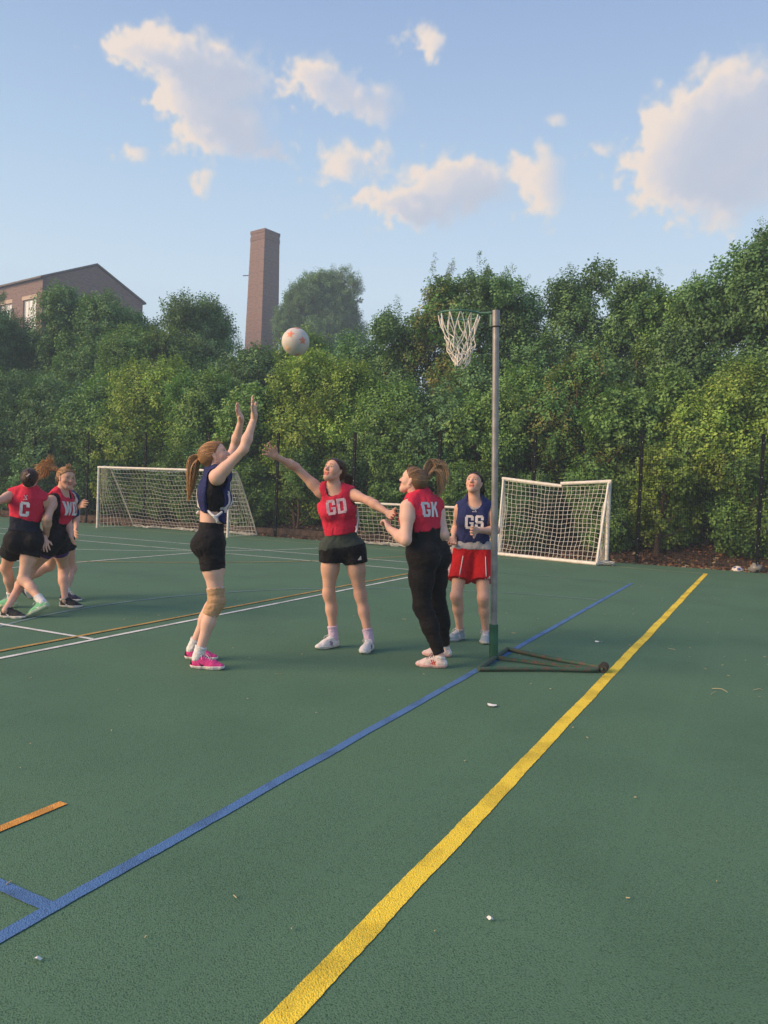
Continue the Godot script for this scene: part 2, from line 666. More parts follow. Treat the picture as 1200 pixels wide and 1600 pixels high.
	mats["stone"] = plain(lin(0.48, 0.38, 0.29), 0.85)
	var glass := plain(lin(0.80, 0.78, 0.72), 0.28, 0.9)
	mats["window_glass"] = glass
	mats["window_frame"] = plain(lin(0.62, 0.58, 0.52), 0.6)
	mats["ball"] = worn(lin(0.50, 0.47, 0.44), lin(0.66, 0.62, 0.58), 0.6)
	mats["ball_star"] = worn(lin(0.70, 0.20, 0.12), lin(0.72, 0.36, 0.26), 0.6)
	mats["ball_yellow"] = worn(lin(0.72, 0.36, 0.20), lin(0.72, 0.52, 0.32), 0.6)
	mats["ball_blue"] = plain(lin(0.04, 0.07, 0.25), 0.5)
	# people
	var skin := vcol(0.60)
	skin.metallic_specular = 0.4
	skin.subsurf_scatter_enabled = true
	skin.subsurf_scatter_strength = 0.05
	mats["skin"] = skin
	var hair := vcol(0.42)
	mats["hair"] = hair
	for q in [["bib_red", 0.58, 0.026, 0.062], ["bib_navy", 0.020, 0.028, 0.105], ["black", 0.012, 0.012, 0.014], ["leggings", 0.011, 0.010, 0.011], ["charcoal_green", 0.045, 0.060, 0.052], ["navy_dark", 0.014, 0.018, 0.034], ["grey_shirt", 0.33, 0.33, 0.34], ["shorts_red", 0.47, 0.012, 0.016], ["purple", 0.075, 0.035, 0.16], ["white_cloth", 0.66, 0.66, 0.67], ["letter_white", 0.72, 0.68, 0.70], ["letter_pink", 0.70, 0.50, 0.56], ["sock_white", 0.68, 0.68, 0.69], ["sock_lilac", 0.60, 0.47, 0.62], ["brace", 0.46, 0.29, 0.165],
			["shoe_pink", 0.62, 0.06, 0.24], ["shoe_white", 0.70, 0.69, 0.70], ["shoe_blush", 0.72, 0.58, 0.54], ["shoe_blue", 0.26, 0.33, 0.38], ["shoe_green", 0.16, 0.46, 0.26], ["shoe_dark", 0.035, 0.037, 0.042], ["shoe_navy", 0.025, 0.03, 0.07], ["sole_white", 0.68, 0.66, 0.63], ["sole_pink", 0.72, 0.45, 0.42], ["sole_red", 0.55, 0.12, 0.10], ["sole_grey", 0.40, 0.43, 0.45], ["sole_mint", 0.52, 0.60, 0.42], ["mark_black", 0.015, 0.013, 0.02], ["mark_red", 0.62, 0.10, 0.07], ["mark_white", 0.70, 0.70, 0.70], ["mark_mauve", 0.25, 0.16, 0.26], ["scrunchie", 0.55, 0.45, 0.42]]:
		mats[q[0]] = cloth(lin(q[1], q[2], q[3]))


func worn(a: Color, b: Color, rough: float, metal := 0.0) -> StandardMaterial3D:
	var m := plain(Color.WHITE, rough, metal)
	m.albedo_texture = noise_tex(noise(hash(a.to_html()) % 1000, 0.02, FastNoiseLite.TYPE_SIMPLEX_SMOOTH, 5), 256, [[0.2, 0.8], [a, b]])
	m.uv1_triplanar = true
	m.uv1_scale = Vector3.ONE * 1.3
	return m


var weave: NoiseTexture2D

func cloth(c: Color) -> StandardMaterial3D:
	if weave == null:
		weave = noise_tex(noise(61, 0.014, FastNoiseLite.TYPE_SIMPLEX_SMOOTH, 5), 512, [], 14.0)
	var m := plain(c, 0.82)
	m.metallic_specular = 0.3
	m.normal_enabled = true
	m.normal_texture = weave
	m.normal_scale = 0.8
	m.rim_enabled = true
	m.rim = 0.2
	m.uv1_triplanar = true
	m.uv1_scale = Vector3(3.2, 1.7, 3.2)
	return m


func brick_mat(a: Color, b: Color, mortar: Color) -> StandardMaterial3D:
	# far brickwork, about a pixel to the course: 16 courses of 8 bricks to the tile
	var w := 512
	var im := Image.create(w, w, false, Image.FORMAT_RGB8)
	im.fill(mortar)
	var rng := RandomNumberGenerator.new()
	rng.seed = 12
	for row in 16:
		for k in 9:
			var c := a.lerp(b, rng.randf())
			if rng.randf() < 0.08:
				c = c.darkened(0.35)
			im.fill_rect(Rect2i(k * 64 - (32 if row % 2 else 0) + 2, row * 32 + 2, 60, 27), c)
	var m := plain(Color.WHITE, 0.92)
	m.albedo_texture = ImageTexture.create_from_image(im)
	m.uv1_triplanar = true
	m.uv1_scale = Vector3(0.55, 0.8, 0.55)
	return m


# ---------------------------------------------------------------- the court
var court_node: MeshInstance3D
var line_level := 0

func ribbon(called: String, pts: PackedVector2Array, width: float, m: String) -> void:
	# a painted line on the court; its edge wanders by a few millimetres as a roller leaves it
	line_level += 1
	var y := 0.0028 + 0.0003 * line_level
	var rng := RandomNumberGenerator.new()
	rng.seed = 100 + line_level
	var dense := PackedVector2Array()
	for k in pts.size() - 1:
		var l := pts[k].distance_to(pts[k + 1])
		var steps := maxi(1, int(l / (0.025 if l > 8.0 or l < 3.0 else 0.06)))
		for j in steps:
			dense.append(pts[k].lerp(pts[k + 1], float(j) / steps))
	dense.append(pts[pts.size() - 1])
	var b := Buf.new()
	var last := []
	var bow := noise(line_level, 0.9, FastNoiseLite.TYPE_SIMPLEX_SMOOTH, 2)
	for k in dense.size():
		var d := (dense[mini(k + 1, dense.size() - 1)] - dense[maxi(k - 1, 0)]).normalized()
		var s := Vector2(-d.y, d.x)
		var mid := dense[k] + s * bow.get_noise_1d(k * 0.03) * width * 0.09
		var w1 := width * 0.5 * (1.0 + rng.randf_range(-0.04, 0.04))
		var w2 := width * 0.5 * (1.0 + rng.randf_range(-0.04, 0.04))
		var p := mid + s * w1
		var q := mid - s * w2
		var now := [Vector3(p.x, y, p.y), Vector3(q.x, y, q.y)]
		if k > 0:
			b.quad(last[0], last[1], now[1], now[0])
		last = now
	var o := part(called, b, mats[m], court_node)
	for k in b.n.size():
		b.n[k] = Vector3.UP
	o.mesh = b.mesh(mats[m])


func arc(c: Vector2, r: float, a0: float, a1: float) -> PackedVector2Array:
	var p := PackedVector2Array()
	for k in 49:
		var a := deg_to_rad(lerpf(a0, a1, k / 48.0))
		p.append(c + Vector2(cos(a), sin(a)) * r)
	return p


func sheet(x0: float, z0: float, x1: float, z1: float, y: float, step := 0.0) -> Buf:
	var b := Buf.new()
	b.quad(Vector3(x0, y, z1), Vector3(x0, y, z0), Vector3(x1, y, z0), Vector3(x1, y, z1))
	for k in b.n.size():
		b.n[k] = Vector3.UP
	return b


func V2(a: float, b: float, c: float, d: float) -> PackedVector2Array:
	return PackedVector2Array([Vector2(a, b), Vector2(c, d)])


func make_court() -> void:
	struct("ground", sheet(-400, -420, 400, 380, -0.06), mats["field"])
	var slab := Buf.new()
	slab.box(Vector3(-34, -0.16, -18.5), Vector3(7.5, 0.0, 16.0))
	court_node = struct("court", slab, mats["court"])
	ribbon("yellow_line", V2(-1.11, -17.2, -1.13, 9.0), 0.082, "line_yellow")
	ribbon("pale_line", V2(-33.0, -17.25, -1.08, -17.25), 0.05, "line_pale")
	ribbon("blue_line", V2(-2.09, -14.05, -2.10, 1.0), 0.058, "line_blue")
	ribbon("blue_line", arc(Vector2(-2.07, -6.60), 4.76, 90, 122), 0.055, "line_blue")
	ribbon("worn_blue_line", arc(Vector2(-2.07, -6.60), 4.76, 122, 269), 0.045, "line_blue_worn")
	ribbon("faint_line", V2(-20.0, -14.02, -2.11, -14.02), 0.04, "line_faint")
	ribbon("orange_line", V2(-2.755, -2.46, -2.79, 0.2), 0.05, "line_orange")
	ribbon("white_line", V2(-5.40, -14.5, -5.40, -3.75), 0.05, "line_white")
	ribbon("white_line", V2(-29.2, -14.45, -5.43, -14.45), 0.05, "line_white")
	ribbon("white_line", V2(-29.2, -13.12, -5.43, -13.12), 0.05, "line_white")
	ribbon("white_line", V2(-29.2, -5.12, -5.43, -5.12), 0.05, "line_white")
	ribbon("white_line", V2(-29.2, -3.75, -5.43, -3.75), 0.05, "line_white")
	ribbon("white_line", V2(-10.65, -13.09, -10.65, -5.15), 0.05, "line_white")
	ribbon("white_line", V2(-24.0, -9.10, -10.68, -9.10), 0.05, "line_white")
	ribbon("ochre_line", V2(-5.64, -13.09, -5.60, 4.0), 0.05, "line_ochre")
	ribbon("ochre_line", arc(Vector2(-16.4, -17.2), 9.3, 0, 180), 0.045, "line_ochre")
	ribbon("white_line", arc(Vector2(-16.5, -17.2), 6.95, 0, 180), 0.045, "line_white")


# ---------------------------------------------------------------- fence
func make_fence() -> void:
	var f := thing("mesh_fence", "tall dark green welded mesh fence along the far edge of the court", "fence")
	var pb := Buf.new()
	pb.box(Vector3(-0.037, -0.1, -0.024), Vector3(0.037, 2.96, 0.024), Transform3D.IDENTITY, Color.WHITE, 0.006)
	pb.box(Vector3(-0.040, 2.96, -0.027), Vector3(0.040, 2.985, 0.027))
	var post := pb.mesh(mats["fence"])
	var bb := Buf.new()
	for k in 8:
		var y := 0.2 + k * 0.37
		bb.ellipsoid(Vector3(0.012, y, 0.028), Vector3(0.011, 0.011, 0.006), 6, 4)
	var bolts := bb.mesh(mats["bolt"])
	var wb := Buf.new()
	for k in 49:
		wb.bar(Vector3(0.05 + k * 0.05, 0.06, 0), Vector3(0.05 + k * 0.05, 2.93, 0), 0.0024, 3)
	for k in 15:
		for s in [-0.0055, 0.0055]:
			wb.bar(Vector3(0.03, 0.08 + k * 0.2, s), Vector3(2.48, 0.08 + k * 0.2, s), 0.0038, 3)
	var panel := wb.mesh(mats["wire"])
	for k in 17:
		var x := -32.74 + 2.504 * k
		var o := part("post", post, null, f)
		o.position = Vector3(x, 0, -18.65)
		var bo := part("fixing_bolts", bolts, null, o)
		bo.set_meta("kind", "stuff")
		if k < 16:
			var p := part("mesh_panel", panel, null, f)
			p.position = Vector3(x, 0, -18.65)
			p.set_meta("kind", "stuff")
	# the low boards that hold the bank back behind the fence
	var e := thing("timber_edging", "weathered brown timber edging boards along the foot of the fence", "edging")
	for k in 9:
		var b := Buf.new()
		var x := -33.0 + k * 2.504
		b.box(Vector3(x, -0.05, -18.98), Vector3(x + 2.49, 0.20 + 0.015 * (k % 3), -18.93))
		part("board", b, mats["timber"], e)


# ---------------------------------------------------------------- goals
func net_sheet(b: Buf, p00: Vector3, p10: Vector3, p01: Vector3, p11: Vector3, nu: int, nv: int, sag: Vector3, r: float, nz: FastNoiseLite, skip_top := false) -> void:
	var g := []
	for j in nv + 1:
		var row := PackedVector3Array()
		var v := float(j) / nv
		for i in nu + 1:
			var u := float(i) / nu
			var p := p00.lerp(p10, u).lerp(p01.lerp(p11, u), v)
			var hump := sin(PI * u) * sin(PI * pow(v, 0.8))
			p += sag * hump
			var free := minf(1.0, 6.0 * minf(minf(u, 1.0 - u), minf(v, 1.0 - v)))
			p += Vector3(nz.get_noise_3dv(p * 1.1), nz.get_noise_3dv(p * 1.1 + Vector3(9, 0, 0)), nz.get_noise_3dv(p * 1.1 + Vector3(0, 9, 0))) * 0.085 * free
			row.append(p)
		g.append(row)
	for j in nv + 1:
		if j == 0 and skip_top:
			continue
		b.tube(g[j], r, r, 3, Color.WHITE, false)
	for i in nu + 1:
		var col := PackedVector3Array()
		for j in nv + 1:
			col.append(g[j][i])
		b.tube(col, r, r, 3, Color.WHITE, false)


func net_heap(b: Buf, a: Vector3, d: Vector3, rng: RandomNumberGenerator, many: int) -> void:
	# slack net bunched along the ground
	for k in many:
		var p := PackedVector3Array()
		var t := rng.randf()
		var l := rng.randf_range(0.25, 0.7) / a.distance_to(d)
		for j in 7:
			p.append(a.lerp(d, clampf(t + l * j / 6.0, 0, 1)) + Vector3(rng.randf_range(-0.08, 0.08), rng.randf_range(0.01, 0.09), rng.randf_range(-0.10, 0.10)))
		b.tube(p, 0.007, 0.007, 3, Color.WHITE, false)


func smooth_pts(pts: Array, per := 6) -> PackedVector3Array:
	var c := Curve3D.new()
	for k in pts.size():
		var a: Vector3 = pts[maxi(k - 1, 0)]
		var d: Vector3 = pts[mini(k + 1, pts.size() - 1)]
		c.add_point(pts[k], (a - d) / 6.0, (d - a) / 6.0)
	var out := PackedVector3Array()
	for k in (pts.size() - 1) * per + 1:
		out.append(c.samplef(float(k) / per))
	return out


func make_goals() -> void:
	var nz := noise(71, 0.7, FastNoiseLite.TYPE_SIMPLEX_SMOOTH, 3)
	var rng := RandomNumberGenerator.new()
	rng.seed = 4
	# the wide goal on the left, its mouth towards the court
	var g := thing("football_goal", "wide white football goal with slack net behind the shooting player", "goal", Vector3(-15.58, 0, -17.05), 0.0, "football goals along the fence")
	for s in [-1, 1]:
		var p := Buf.new()
		p.bar(Vector3(s * 2.37, 0.0, -0.06 * s), Vector3(s * 2.37, 1.80, -0.06 * s), 0.036, 10)
		part("post", p, mats["goal_white"], g)
		var st := Buf.new()
		st.tube(smooth_pts([Vector3(s * 2.37, 1.80, -0.06 * s), Vector3(s * 2.37, 1.79, -0.38), Vector3(s * 2.37, 0.9, -0.95), Vector3(s * 2.37, 0.04, -1.42)]), 0.014, 0.014, 6)
		part("stay", st, mats["goal_white"], g)
	var cb := Buf.new()
	cb.bar(Vector3(-2.40, 1.81, 0.06), Vector3(2.40, 1.81, -0.06), 0.036, 10)
	part("crossbar", cb, mats["goal_white"], g)
	var bb := Buf.new()
	bb.bar(Vector3(-2.37, 0.03, -1.42), Vector3(2.37, 0.03, -1.42), 0.022, 8)
	part("ground_bar", bb, mats["goal_white"], g)
	var n := Buf.new()
	net_sheet(n, Vector3(-2.37, 1.79, -0.38), Vector3(2.37, 1.79, -0.42), Vector3(-2.37, 0.04, -1.40), Vector3(2.37, 0.04, -1.40), 38, 15, Vector3(0, -0.06, -0.10), 0.0050, nz)
	net_sheet(n, Vector3(-2.37, 1.80, 0.0), Vector3(2.37, 1.80, 0.0), Vector3(-2.37, 1.79, -0.38), Vector3(2.37, 1.79, -0.42), 38, 3, Vector3(0, -0.05, 0), 0.0050, nz)
	for s in [-1, 1]:
		net_sheet(n, Vector3(s * 2.36, 1.78, -0.03), Vector3(s * 2.36, 1.78, -0.38), Vector3(s * 2.36, 0.03, -0.03), Vector3(s * 2.36, 0.03, -1.40), 9, 15, Vector3(s * 0.05, 0, 0), 0.0050, nz)
	net_heap(n, Vector3(-2.3, 0.0, -1.30), Vector3(2.3, 0.0, -1.25), rng, 60)
	part("net", n, mats["cord"], g).set_meta("kind", "stuff")
	# the low goal in the middle
	g = thing("football_goal", "low white five-a-side goal behind the two middle players", "goal", Vector3(-8.0, 0, -17.98), 0.0, "football goals along the fence")
	for s in [-1, 1]:
		var p := Buf.new()
		p.bar(Vector3(s * 1.86, 0.0, 0), Vector3(s * 1.86, 1.09, 0), 0.032, 10)
		part("post", p, mats["goal_white"], g)
	cb = Buf.new()
	cb.bar(Vector3(-1.89, 1.10, 0), Vector3(1.89, 1.10, 0), 0.032, 10)
	part("crossbar", cb, mats["goal_white"], g)
	n = Buf.new()
	net_sheet(n, Vector3(-1.84, 1.08, -0.03), Vector3(1.84, 1.08, -0.03), Vector3(-1.9, 0.03, -0.50), Vector3(1.9, 0.03, -0.50), 30, 10, Vector3(0, -0.03, -0.05), 0.0050, nz)
	for s in [-1, 1]:
		net_sheet(n, Vector3(s * 1.84, 1.06, -0.02), Vector3(s * 1.84, 1.06, -0.06), Vector3(s * 1.84, 0.03, -0.02), Vector3(s * 1.88, 0.03, -0.50), 4, 10, Vector3.ZERO, 0.0050, nz)
	net_heap(n, Vector3(-1.85, 0.0, -0.40), Vector3(1.85, 0.0, -0.36), rng, 90)
	part("net", n, mats["cord"], g).set_meta("kind", "stuff")
	# the goal on the right, turned round: its sloping back faces the court and its bar has come apart in the middle
	g = thing("football_goal", "white goal turned backwards with a kinked crossbar right of the netball post", "goal", Vector3(-4.60, 0, -17.9), 0.0, "football goals along the fence")
	var tl := Vector3(-1.30, 1.86, -0.60)
	var tr := Vector3(1.30, 1.86, -0.32)
	var bl := Vector3(-1.20, 0.04, 0.00)
	var br := Vector3(1.30, 0.04, 0.76)
	for q in [[tl, Vector3(-1.32, 0, -0.62)], [tr, Vector3(1.31, 0, -0.32)]]:
		var p := Buf.new()
		p.bar(q[0], q[1], 0.045, 12)
		part("post", p, mats["goal_white"], g)
	for q in [[tl + Vector3(0, -0.03, 0.04), bl], [tr + Vector3(-0.02, -0.05, 0.04), br]]:
		var p := Buf.new()
		p.bar(q[0], q[1], 0.028, 10)
		part("stay", p, mats["goal_white"], g)
	var kink := tl.lerp(tr, 0.56) + Vector3(0, -0.135, 0.02)
	for q in [[tl + Vector3(-0.04, 0, 0), kink + Vector3(0.03, -0.01, 0)], [kink + Vector3(0.0, 0.05, 0), tr + Vector3(0.04, 0, 0)]]:
		var p := Buf.new()
		p.bar(q[0], q[1], 0.043, 12)
		part("crossbar", p, mats["goal_white"], g)
	bb = Buf.new()
	bb.bar(bl + Vector3(-0.03, 0, 0), br, 0.040, 10)
	part("ground_bar", bb, mats["goal_white"], g)
	for q in [[bl, Vector3(-1.32, 0.04, -0.62)], [br, Vector3(1.31, 0.04, -0.32)]]:
		var p := Buf.new()
		p.bar(q[0], q[1], 0.026, 8)
		part("side_bar", p, mats["goal_white"], g)
	n = Buf.new()
	net_sheet(n, tl + Vector3(0.03, -0.05, 0.03), tl.lerp(tr, 0.5) + Vector3(0, -0.17, 0.03), bl + Vector3(0.03, 0.04, 0), bl.lerp(br, 0.5) + Vector3(0, 0.04, 0), 12, 17, Vector3(0, 0.0, -0.14), 0.0050, nz)
	net_sheet(n, tl.lerp(tr, 0.5) + Vector3(0, -0.17, 0.03), tr + Vector3(-0.03, -0.10, 0.03), bl.lerp(br, 0.5) + Vector3(0, 0.04, 0), br + Vector3(-0.03, 0.04, 0), 12, 17, Vector3(0, 0.0, -0.14), 0.0050, nz)
	net_sheet(n, tr + Vector3(0, -0.05, 0), tr + Vector3(0, -0.05, 0.04), Vector3(1.31, 0.04, -0.30), br, 7, 14, Vector3(-0.06, 0, 0), 0.0050, nz)
	net_sheet(n, tl + Vector3(0, -0.05, 0), tl + Vector3(0, -0.05, 0.04), Vector3(-1.32, 0.04, -0.60), bl, 5, 14, Vector3(0.06, 0, 0), 0.0050, nz)
	net_heap(n, br + Vector3(-0.1, -0.03, -0.05), Vector3(1.55, 0.0, 0.45), rng, 34)
	part("net", n, mats["cord"], g).set_meta("kind", "stuff")


# ---------------------------------------------------------------- the netball post and the ball
func make_post() -> void:
	var g := thing("netball_post", "tall netball post with green base frame, grey pole and netted hoop", "netball post", Vector3(-2.116, 0, -6.56))
	var top := Vector3(-0.124, 3.06, -0.03)
	var b := Buf.new()
	var lower := top * (0.31 / 3.06)
	b.tube(PackedVector3Array([top * 0.004, lower]), 0.040, 0.040, 16)
	part("sleeve", b, mats["post_green"], g)
	b = Buf.new()
	b.tube(PackedVector3Array([lower * 0.9, top]), 0.030, 0.030, 16)
	b.tube(PackedVector3Array([top, top * 1.001]), 0.031, 0.026, 16)
	part("pole", b, mats["pole_grey"], g)
	b = Buf.new()
	b.tube(PackedVector3Array([top * 0.958, top * 1.004]), 0.0345, 0.0345, 16)
	part("clamp", b, mats["pole_grey"], g)
	b = Buf.new()
	b.box(Vector3(-0.052, 2.935, -0.043), Vector3(-0.034, 3.055, -0.017), Transform3D(Basis.IDENTITY, Vector3(top.x, 0, 0)))
	part("hoop_bracket", b, mats["hoop_green"], g)
	b = Buf.new()
	b.tube(PackedVector3Array([top * 0.957 + Vector3(0.0, -0.002, 0), top * 0.9585]), 0.042, 0.042, 16)
	part("clamp_band", b, mats["rubber"], g)
	# hoop
	var c := top + Vector3(-0.345, -0.005, 0)
	var ring := PackedVector3Array()
	for k in 49:
		var a := TAU * k / 48.0
		ring.append(c + Vector3(cos(a), 0, sin(a)) * 0.19)
	b = Buf.new()
	b.tube(ring, 0.0085, 0.0085, 8, Color.WHITE, false)
	for s in [-0.02, 0.02]:
		b.bar(top + Vector3(-0.03, -0.005, s), c + Vector3(0.186, 0, s), 0.008, 8)
	for k in 12:
		var a := TAU * k / 12.0 + 0.1
		var p := c + Vector3(cos(a), 0, sin(a)) * 0.19
		b.tube(PackedVector3Array([p + Vector3(0, 0.006, 0), p + Vector3(0, 0.022, 0)]), 0.004, 0.003, 5)
	part("hoop", b, mats["hoop_green"], g)
	# net: long loops, then rows of diamonds, pulled askew
	b = Buf.new()
	var rng := RandomNumberGenerator.new()
	rng.seed = 15
	var rows := []
	var ys := [0.0, -0.165, -0.235, -0.30, -0.365, -0.43]
	var rs := [0.19, 0.144, 0.120, 0.100, 0.080, 0.062]
	for j in 6:
		var row := PackedVector3Array()
		for k in 12:
			var a := TAU * (k + 0.5 * (j % 2)) / 12.0 + 0.1
			var jit := Vector3.ZERO if j == 0 else Vector3(rng.randf_range(-1, 1), rng.randf_range(-1.2, 1.2), rng.randf_range(-1, 1)) * 0.020
			var off: Vector3 = Vector3(0.030, 0, -0.01) * (-ys[j] / 0.43)
			row.append(c + Vector3(cos(a) * rs[j], ys[j], sin(a) * rs[j]) + jit + off)
		rows.append(row)
	for j in 5:
		for k in 12:
			var a: Vector3 = rows[j][k]
			for q in ([k, (k + 11) % 12] if j % 2 == 0 else [k, (k + 1) % 12]):
				var d: Vector3 = rows[j + 1][q]
				var mid := (a + d) * 0.5 + Vector3(rng.randf_range(-1, 1), rng.randf_range(-1.2, 0.3), rng.randf_range(-1, 1)) * 0.010
				if j == 0:
					d = a.lerp(d, 1.0)
				b.tube(smooth_pts([a, mid, d], 3), 0.0052, 0.0052, 5, Color.WHITE, false)
	for k in 12:
		if k % 3 != 1:
			var a: Vector3 = rows[5][k]
			var d: Vector3 = rows[5][(k + 1) % 12]
			b.tube(smooth_pts([a, (a + d) * 0.5 + Vector3(0, -rng.randf_range(0.01, 0.05), 0), d], 4), 0.0052, 0.0052, 5, Color.WHITE, false)
	part("hoop_net", b, mats["hoop_cord"], g)
	# base frame
	var p0 := Vector3(0.05, 0.022, 0.53)
	var p1 := Vector3(-0.01, 0.022, -0.43)
	var e := Vector3(0.90, 0.026, -0.09)
	b = Buf.new()
	b.bar(p0, p1, 0.020, 10)
	part("front_bar", b, mats["rusty_green"], g)
	b = Buf.new()
	b.tube(smooth_pts([p0, p0.lerp(e, 0.5), e + Vector3(-0.06, 0, 0.10), e + Vector3(0.0, 0.01, 0.03)], 5), 0.019, 0.019, 10)
	part("side_bar", b, mats["rusty_green"], g)
	b = Buf.new()
	b.tube(smooth_pts([p1, p1.lerp(e, 0.5), e + Vector3(-0.05, 0, -0.07), e + Vector3(0.0, 0.01, -0.02)], 5), 0.019, 0.019, 10)
	part("side_bar", b, mats["rusty_green"], g)
	b = Buf.new()
	b.box(Vector3(0.02, 0.012, -0.022), Vector3(0.88, 0.036, 0.018), Transform3D(Basis(Vector3.UP, 0.06), Vector3(0, 0, 0.0)))
	part("middle_bar", b, mats["rusty_green"], g)
	for s in [-0.045, 0.035]:
		b = Buf.new()
		b.bar(e + Vector3(0.03, 0.014, s - 0.012), e + Vector3(0.03, 0.014, s + 0.012), 0.038, 16)
		b.bar(e + Vector3(0.03, 0.014, s - 0.016), e + Vector3(0.03, 0.014, s + 0.016), 0.012, 8)
		part("wheel", b, mats["rubber"], g)
	b = Buf.new()
	b.bar(e + Vector3(0.03, 0.014, -0.08), e + Vector3(0.03, 0.014, 0.07), 0.010, 8)
	part("axle", b, mats["rusty_green"], g)


func make_ball() -> void:
	var g := thing("netball", "white netball with orange-red stars in the air above the raised hands", "ball", Vector3(-3.446, 2.607, -5.250))
	g.rotation = Vector3(0.5, -0.3, 0.45)
	var r := 0.111
	for face in 6:
		var n := Vector3.ZERO
		n[face / 2] = 1.0 if face % 2 == 0 else -1.0
		var u := Vector3(n.y, n.z, n.x)
		var w := n.cross(u)
		if face % 4 > 1:
			var t := u
			u = w
			w = -t
		for strip in 3:
			var b := Buf.new()
			var pts := []
			for j in 11:
				for i in 6:
					var a := -1.0 + (strip + i / 5.0) * 2.0 / 3.0
					var c := -1.0 + j / 5.0
					var d := (n + u * tan(a * PI / 4) + w * tan(c * PI / 4)).normalized()
					var edge := 1.0 if i == 0 or i == 5 or j == 0 or j == 10 else 0.0
					pts.append(d * (r - 0.0022 * edge))
			for j in 11:
				for i in 6:
					b.v.append(pts[j * 6 + i])
					b.n.append(pts[j * 6 + i].normalized())
					b.c.append(Color.WHITE)
			for j in 10:
				for i in 5:
					var q := j * 6 + i
					for k in [q, q + 1, q + 6, q + 1, q + 7, q + 6]:
						b.i.append(k)
			part("panel", b, mats["ball"], g)
	var cam := (Vector3(0, 1.45, 0) - g.position).normalized()
	var right := Vector3.UP.cross(cam).normalized()
	var up := cam.cross(right)
	var inv := g.basis.inverse()
	for q in [[-0.40, 0.52, 0.36, "ball_star"], [0.50, 0.12, 0.35, "ball_star"], [-0.55, -0.50, 0.30, "ball_yellow"], [0.15, -0.9, 0.26, "ball_star"], [0.1, 1.3, 0.28, "ball_star"]]:
		var b := Buf.new()
		var c: Vector3 = (cam * sqrt(maxf(0.05, 1.0 - q[0] * q[0] - q[1] * q[1])) + right * q[0] + up * q[1]).normalized()
		var x := up.cross(c).normalized()
		var y := c.cross(x)
		var tip := []
		for k in 10:
			var a := TAU * k / 10.0 + 0.3
			var rr: float = q[2] * (1.0 if k % 2 == 0 else 0.45)
			tip.append(inv * ((c + x * cos(a) * rr + y * sin(a) * rr).normalized() * (r + 0.0009)))
		for k in 10:
			b.tri(inv * (c * (r + 0.0022)), tip[k], tip[(k + 1) % 10])
		part("printed_star", b, mats[q[3]], g)


